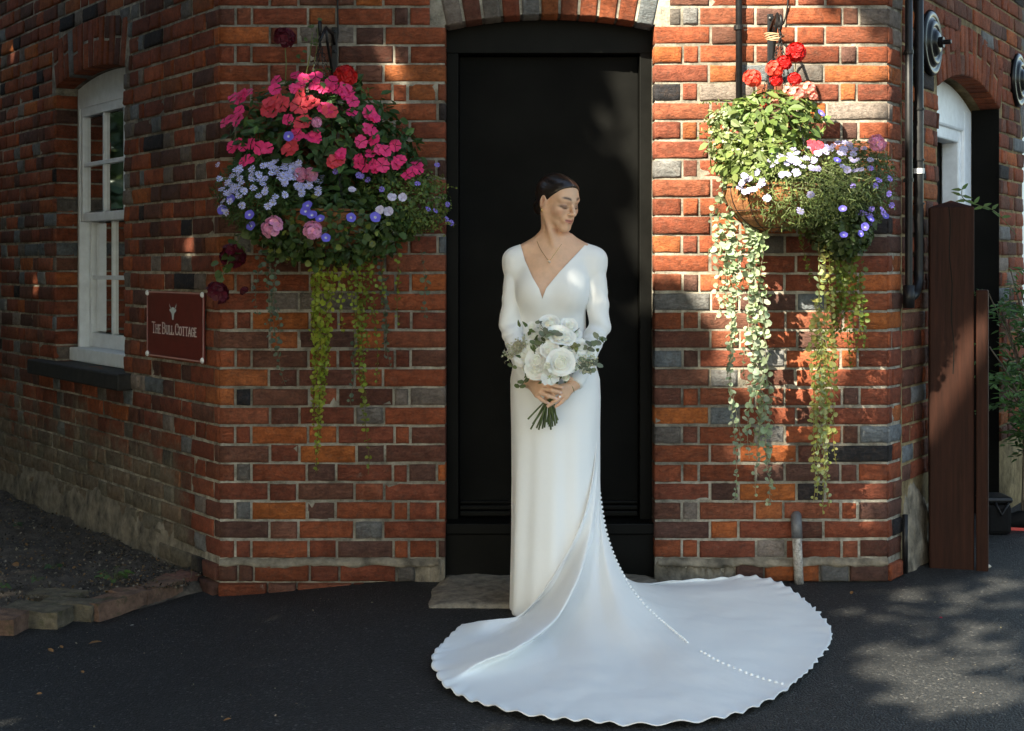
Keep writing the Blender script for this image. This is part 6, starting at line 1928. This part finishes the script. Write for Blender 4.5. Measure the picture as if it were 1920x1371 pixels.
for i, (px, py, dz, wx, wy, rot, kd) in enumerate(edge_list):
    g = GR(px, py); z0 = ground_z(g.x, g.y)
    bm = bmesh.new(); bmesh.ops.create_cube(bm, size=1)
    bmesh.ops.subdivide_edges(bm, edges=bm.edges, cuts=3, use_grid_fill=True)
    for v in bm.verts:
        f_ = 1 - .06 * (abs(v.co.x * 2) ** 3 + abs(v.co.y * 2) ** 3) / 2
        v.co.x *= wx * (1 + random.uniform(-.03, .03)); v.co.y *= wy * (1 + random.uniform(-.03, .03)); v.co.z = (v.co.z + .5) * .07 * f_ + random.uniform(-.005, .005)
    me = bpy.data.meshes.new('edging_brick'); bm.to_mesh(me); bm.free()
    a = me.color_attributes.new('Col', 'FLOAT_COLOR', 'POINT')
    cc = [(.16, .09, .06), (.20, .085, .06), (.13, .105, .07)][kd]
    a.data.foreach_set('color', [q for _ in me.vertices for q in (*cc, 1)])
    me.materials.append(edge_m)
    o = obj('edging_brick', me); o.location = (g.x, g.y - .02, z0 - .004); o.rotation_euler = (R(random.uniform(-4, 4)), R(random.uniform(-4, 4)), R(rot))
    pos = ['nearest to the wall corner', 'second from the wall corner', 'third from the wall corner', 'jutting furthest onto the asphalt', 'with moss, just left of the jutting one', 'in the middle of the left run', 'at the left edge of the photo', 'mossy, lying behind the left run'][i]
    tag(o, 'worn brick edging the soil bed, ' + pos, 'brick', 'bricks edging the soil bed')
# weeds on the soil
def weed(px, py, n, r, size, label, col=(.07, .12, .03)):
    g = GR(px, py, .03); root = thing('weed', label, 'weed', (g.x, g.y, 0), 'weeds on the soil bed')
    lv = Leaves()
    for i in range(n):
        a = random.uniform(0, 6.28); d = np.array([math.cos(a), math.sin(a), random.uniform(.3, 1.1)]); d /= np.linalg.norm(d); L_ = r * random.uniform(.4, 1)
        c = np.array([g.x, g.y, .02]); t = c + d * L_
        mb = MB(); mb.tube([Vector(c), Vector(t)], .0009, 3, False); lv.mb_add(mb, (.12, .13, .05))
        lv.add(np.array([t]), np.array([[d[0] * .4, d[1] * .4 - .2, 1]]), np.array([d]), size * random.uniform(.7, 1.2), size * .8, jitter_col(col, 1)[0], 'round')
    o = lv.build('leaves', M['leaf'], root)
weed(213, 1085, 22, .07, .026, 'leafy green weed behind the edging bricks nearest the wall')
weed(100, 1062, 12, .035, .022, 'small dark green weed in the middle of the soil bed', (.035, .07, .02))
weed(72, 1085, 12, .03, .018, 'low pale green weed just behind the mossy bricks', (.08, .12, .05))
weed(4, 1098, 8, .04, .02, 'green weed at the left edge of the photo', (.06, .1, .03))
weed(30, 982, 10, .03, .02, 'tiny weed near the far end of the soil bed', (.04, .07, .03))
# moss
# fallen leaves and petals
def litter(name, px, py, size, col, label, cat, shape='oval', bed=False, grp=None):
    g = GR(px, py); z = ground_z(g.x, g.y) + (.055 if bed else .007)
    lv = Leaves(); a = random.uniform(0, 6.28)
    lv.add(np.array([[0, 0, 0.]]), np.array([[random.uniform(-.3, .3), random.uniform(-.5, 0), 1]]), np.array([[math.cos(a), math.sin(a), 0]]), size, size * .55, np.array(col), shape)
    o = lv.build(name, M['leaf']); o.location = (g.x, g.y, z); tag(o, label, cat, grp)
LF = [(166, 1182, .05, 'curled tan fallen leaf on the asphalt below the jutting edging brick'), (100, 1197, .03, 'small tan leaf on the asphalt left of the curled one'), (118, 1190, .02, 'tiny tan leaf between the two tan leaves on the asphalt'), (434, 1336, .025, 'lone orange leaf near the bottom edge, left of the train'), (35, 1062, .05, 'orange brown leaf lying on the soil bed'), (157, 1235, .02, 'small brown leaf on the asphalt below the soil bed'), (1596, 1118, .025, 'small orange leaf on the sunny asphalt right of the train'), (80, 1271, .02, 'yellow leaf scrap on the asphalt at far left'), (360, 1363, .02, 'brown leaf scrap at the bottom edge left of the train'), (1768, 1162, .015, 'dark pink petal on the sunny asphalt')]
for (x, y, s_, lab) in LF: litter('fallen_leaf' if 'petal' not in lab else 'fallen_petal', x, y, s_, (.30, .15, .06) if 'petal' not in lab else (.3, .02, .05), lab, 'leaf' if 'petal' not in lab else 'petal', bed=(x == 35))
litter('fallen_petal', 1463, 1090, .05, (.7, .72, .75), 'pale scrap lying beside the grey waste pipe', 'petal', 'round')
litter('fallen_petal', 252, 1148, .018, (.6, .62, .65), 'tiny white petal on the asphalt beside the edging bricks', 'petal')
mb = MB(); c = GR(1846, 1062, .012); mb.lathe([(0, -.012), (.022, -.008), (.03, 0), (.022, .010), (0, .014)], Matrix.Translation(c) @ Matrix.Diagonal((1, .7, .8, 1)), 14)
tag(mb.build('pebble', simple('pale pebble', (.42, .38, .32), .7, nscale=60, namt=.3), smooth=True), 'pale rounded pebble at the foot of the slim timber post', 'pebble')
# grit scattered over asphalt and soil
lv = Leaves(); m = 620
gx = rng.uniform(-2.6, 2.2, m); gy = rng.uniform(-1.95, .9, m)
keepm = ~((gx > -.45) & (gx < 1.3) & (gy > -1.9) & (gy < 0.1)); gx, gy = gx[keepm], gy[keepm]; m = len(gx)
zz_ = np.array([ground_z(a, b_) for a, b_ in zip(gx, gy)]) + .004
bedm = (gx < -1.25) & (gy > -.35); zz_[bedm] += .05
okm = ~((gy > -.02) & (gx > -1.25) & (gx < 1.7)); 
lv.add(np.stack([gx, gy, zz_], 1)[okm], rng.normal(size=(okm.sum(), 3)) * .3 + np.array([0, 0, 1]), rng.normal(size=(okm.sum(), 3)), rng.uniform(.004, .011, okm.sum()), rng.uniform(.002, .006, okm.sum()), jitter_col((.25, .21, .16), okm.sum(), .6), 'oval')
# crumbs, clods and leaf bits on the soil bed
nb_ = 2600
uu, vv_ = rng.random(nb_), rng.random(nb_) ** 1.3
wl = np.array([tuple(W_L.p(.15 + 2.9 * u, 0, .02)) for u in uu]); eg = np.array([tuple(GR(340 - 520 * u, 1100 + 60 * u)) for u in uu])
pb3 = eg * (1 - vv_[:, None]) + wl * vv_[:, None]; pb3[:, 2] = -.055 + .054 + .012 * np.sin(pb3[:, 0] * 9 + pb3[:, 1] * 4) * np.sin(pb3[:, 1] * 11)
pal = np.array([(.16, .12, .085), (.05, .04, .03), (.24, .20, .16), (.20, .11, .05), (.03, .025, .02)])[rng.integers(0, 5, nb_)] * rng.uniform(.6, 1.3, (nb_, 1))
lv.add(pb3, rng.normal(size=(nb_, 3)) * .6 + np.array([0, -.2, 1]), rng.normal(size=(nb_, 3)), rng.uniform(.005, .019, nb_), rng.uniform(.004, .012, nb_), pal, 'oval')
tag(lv.build('grit', M['leaf']), 'pale grit and leaf crumbs strewn over the ground', 'grit', kind='stuff')

# ------------------------------------------------------------------ shrub behind the posts
def shrub(base, label):
    root = thing('shrub', label, 'shrub', base)
    lv = Leaves(); mb = MB()
    b0 = np.array(base)
    for i in range(34):
        tip = np.array(PD(random.uniform(1845, 1990), random.uniform(400, 820), random.uniform(7.1, 7.9)))
        mid = (b0 + tip) / 2 + np.array([.05, 0, .15]); P = cr_resample(np.array([b0 + rng.normal(size=3) * .04, mid, tip]), 0, 10)
        mb.tube([Vector(p) for p in P], .0035, 5)
        for f_ in np.linspace(.45, 1, 9):
            p = P[int(f_ * (len(P) - 1))]
            d0 = unit(np.array([random.uniform(-1, 1), random.uniform(-1, .4), random.uniform(-.3, .6)])); n = 9
            ts = np.linspace(.2, 1, n)[:, None]; q = p + d0 * .13 * ts + np.array([0, 0, -.05]) * ts ** 2
            side = np.where(np.arange(n) % 2, 1, -1)[:, None] * np.cross(d0, [0, 0, 1]) + d0 * .7
            lv.add(q, rng.normal(size=(n, 3)) * .35 + np.array([0, -.3, 1]), side, .05, .017, jitter_col((.055, .115, .03), n), 'lance')
    keep(mb.build('stems', M['bark']), root); tag(lv.build('leaves', M['leaf'], root), kind='stuff')
    # one long bare shoot reaching left
    lv = Leaves(); P = cr_resample(np.array([tuple(PD(1905, 440, 7.2)), tuple(PD(1868, 398, 7.0)), tuple(PD(1835, 385, 6.9)), tuple(PD(1806, 372, 6.85)), tuple(PD(1804, 352, 6.85))]), 0, 8)
    mb2 = MB(); mb2.tube([Vector(p) for p in P], .0018, 5); lv.mb_add(mb2, (.10, .13, .04))
    for i in range(6, len(P), 4):
        for sg in (-1, 1): lv.add(P[i], np.array([.2, -1, .5]), np.array([sg * .6, -.2, random.uniform(-.2, .9)]), .055, .018, jitter_col((.08, .13, .03), 1)[0], 'lance')
    keep(lv.build('long_shoot', M['leaf']), root)
g = PD(1935, 940, 7.5); shrub((g.x, g.y, 0), 'green feathery shrub behind the timber posts at the right edge')

# ------------------------------------------------------------------ the tree that shades the yard, behind and left of the camera
S3 = np.array(SUN_TO); e1 = np.cross([0, 0, 1], S3); e1 /= np.linalg.norm(e1); e2 = np.cross(S3, e1)
def sh(p): p = np.array(p); return np.array([p @ e1, p @ e2])
def shp(pts): return np.array([sh(p) for p in pts])
LIT = []       # (polygon in the plane across the light, share of leaves left out)
def lit(pts, share, grow=.0):
    q = shp(pts); c = q.mean(0); d = q - c
    LIT.append((c + d * (1 + grow / np.linalg.norm(d, axis=1, keepdims=True)), share))
lit([PT(x, y, -.12) for x, y in [(1214, 70), (1400, 70), (1500, 110), (1600, 150), (1640, 175), (1650, 330), (1650, 425), (1590, 500), (1500, 540), (1214, 560)]], 1.0, .36)
lit([PT(x, y, -.28) for x, y in [(1325, 480), (1460, 480), (1450, 700), (1400, 820), (1370, 700)]], 1.0)
lit([PT(x, y, -.28) for x, y in [(1505, 560), (1600, 560), (1575, 920), (1515, 920)]], 1.0)
lit([PT(x, y, -.05) for x, y in [(1226, 560), (1650, 500), (1650, 1000), (1226, 800)]], .48)
lit([PT(x, y, -.33) for x, y in [(1340, 120), (1560, 130), (1650, 200), (1690, 300), (1685, 430), (1350, 440)]], 1.0, .08)
lit([PT(x, y, -.15) for x, y in [(420, 10), (835, 10), (835, 420), (420, 400)]], .5)
lit([GR(x, y) for x, y in [(1480, 1130), (1720, 1085), (1930, 1075), (1930, 1320), (1750, 1371), (1600, 1300), (1570, 1180)]], .82)
lit([PT(x, y, -.62) for x, y in [(1058, 470), (1100, 462), (1104, 500), (1060, 560)]], .6)
lit([PT(x, y, -.6) for x, y in [(1108, 500), (1140, 500), (1140, 640), (1112, 640)]], .3)
lit([PT(x, y, -.76) for x, y in [(1000, 596), (1090, 596), (1100, 660), (1010, 700)]], .6)
lit([PT(x, y, -.6) for x, y in [(1030, 340), (1095, 340), (1095, 440), (1030, 440)]], .10)
lit([PD(x, y, 8.55) for x, y in [(18, -20), (50, -20), (60, 180), (30, 190)]], .9)
lit([PD(x, y, 6.35) for x, y in [(1800, 400), (1810, 400), (1810, 580), (1800, 580)]], .6)
def inpoly(P, pl):
    x, z = P[:, 0], P[:, 1]; r = np.zeros(len(P), bool); j = len(pl) - 1
    for i in range(len(pl)):
        c = ((pl[i, 1] > z) != (pl[j, 1] > z)); xi = (pl[j, 0] - pl[i, 0]) * (z - pl[i, 1]) / (pl[j, 1] - pl[i, 1] + 1e-12) + pl[i, 0]
        r ^= c & (x < xi); j = i
    return r
corners = [(-3.6, 2.8, 0), (-3.6, 2.8, 3.2), (3.2, 2.8, 3.2), (2.6, -2.2, 0), (-2.6, -2.2, 0), (3.2, 2.8, 0)]
cs = shp(corners); lo, hi = cs.min(0) - .5, cs.max(0) + .5
tree = thing('shade_tree', 'broad leafy tree behind the camera whose crown shades the yard', 'tree', (-6.4, -8.2, 0))
nc = 3300
cc2 = rng.uniform(lo, hi, (nc, 2)); ct = rng.uniform(6.6, 10.2, nc)
lv = Leaves()
per = 15
P2 = np.repeat(cc2, per, 0) + rng.normal(size=(nc * per, 2)) * .17; T_ = np.repeat(ct, per) + rng.normal(size=nc * per) * .17
ok = np.ones(len(P2), bool)
share_c = np.repeat(rng.random(nc), per)
for (pl, share) in LIT:
    m_ = inpoly(P2, pl); ok &= ~(m_ & (share_c < share))
# an even second layer of leaves thickens the shade
ne = 30000
Pe = rng.uniform(lo, hi, (ne, 2)); Te = rng.uniform(6.4, 10.4, ne); re_ = rng.random(ne); oke = np.ones(ne, bool)
for (pl, share) in LIT: oke &= ~(inpoly(Pe, pl) & (re_ < share + .35))
P2, T_ = np.concatenate([P2[ok], Pe[oke]]), np.concatenate([T_[ok], Te[oke]]); m = len(P2)
# boughs that keep the bride's face, skirt and train in the shade
for (pts, n_) in (([PT(x, y, -.56) for x, y in [(990, 310), (1105, 310), (1105, 450), (990, 450)]], 260), ([PT(x, y, -.62) for x, y in [(945, 730), (1140, 730), (1150, 1170), (945, 1170)]], 420), ([GR(x, y) for x, y in [(800, 1180), (1100, 1150), (1560, 1110), (1560, 1250), (1300, 1371), (900, 1350)]], 1100), ([PD(x, y, 6.33) for x, y in [(1730, 370), (1868, 370), (1868, 560), (1730, 560)]], 160), ([PT(x, y, .2) for x, y in [(850, 50), (1020, 50), (1020, 640), (850, 640)]], 300)):
    q = shp(pts); Pb = rng.uniform(q.min(0), q.max(0), (n_ * 3, 2)); Pb = Pb[inpoly(Pb, q)][:n_]
    P2 = np.concatenate([P2, Pb]); T_ = np.concatenate([T_, rng.uniform(6.8, 8.5, len(Pb))])
m = len(P2)
P3 = P2[:, :1] * e1 + P2[:, 1:] * e2 + T_[:, None] * S3
dd = unit(rng.normal(size=(m, 3)))
lv.add(P3 - dd * .085, rng.normal(size=(m, 3)) + S3 * .9, dd, rng.uniform(.14, .21, m), rng.uniform(.09, .13, m), jitter_col((.05, .09, .025), m), 'oval')
tag(keep(lv.build('crown', M['leaf_tree']), tree), kind='stuff')
mb = MB()
ctr3 = P3.mean(0)
tr0 = Vector((-6.4, -8.2, 0)); fork = Vector((-6.0, -7.4, 4.2))
mb.tube([tr0, tr0.lerp(fork, .5) + Vector((.1, 0, 0)), fork], [.34, .26, .22], 14)
keep(mb.build('trunk', M['bark'], smooth=True), tree)
for i in range(9):
    q = P2[rng.integers(0, m)]; e = Vector(tuple(q[0] * e1 + q[1] * e2 + 9.2 * S3))
    mb = MB(); mb.tube([fork, fork.lerp(e, .5) + Vector((0, 0, .5)), e], [.13, .07, .02], 8); keep(mb.build('limb', M['bark'], smooth=True), tree)

# ------------------------------------------------------------------ hedge along the left side of the yard, out of the picture
hg = thing('hedge', 'tall dark hedge along the left side of the yard', 'hedge', (-5.4, 3, 0))
lv = Leaves(); m = 24000
p = np.stack([-5.4 + rng.normal(size=m) * .35, rng.uniform(-4.5, 10, m), rng.uniform(0, 4.0, m) ** 1.0], 1)
lv.add(p, rng.normal(size=(m, 3)) + np.array([1, 0, .4]), rng.normal(size=(m, 3)), .2, .11, jitter_col((.035, .06, .02), m), 'oval')
tag(keep(lv.build('leaves', M['leaf_tree']), hg), kind='stuff')
mb = MB()
for i in range(12): mb.tube([Vector((-5.4, -4 + i * 1.2, 0)), Vector((-5.35, -3.9 + i * 1.2, 3.2))], [.05, .02], 6)
keep(mb.build('stems', M['bark']), hg)
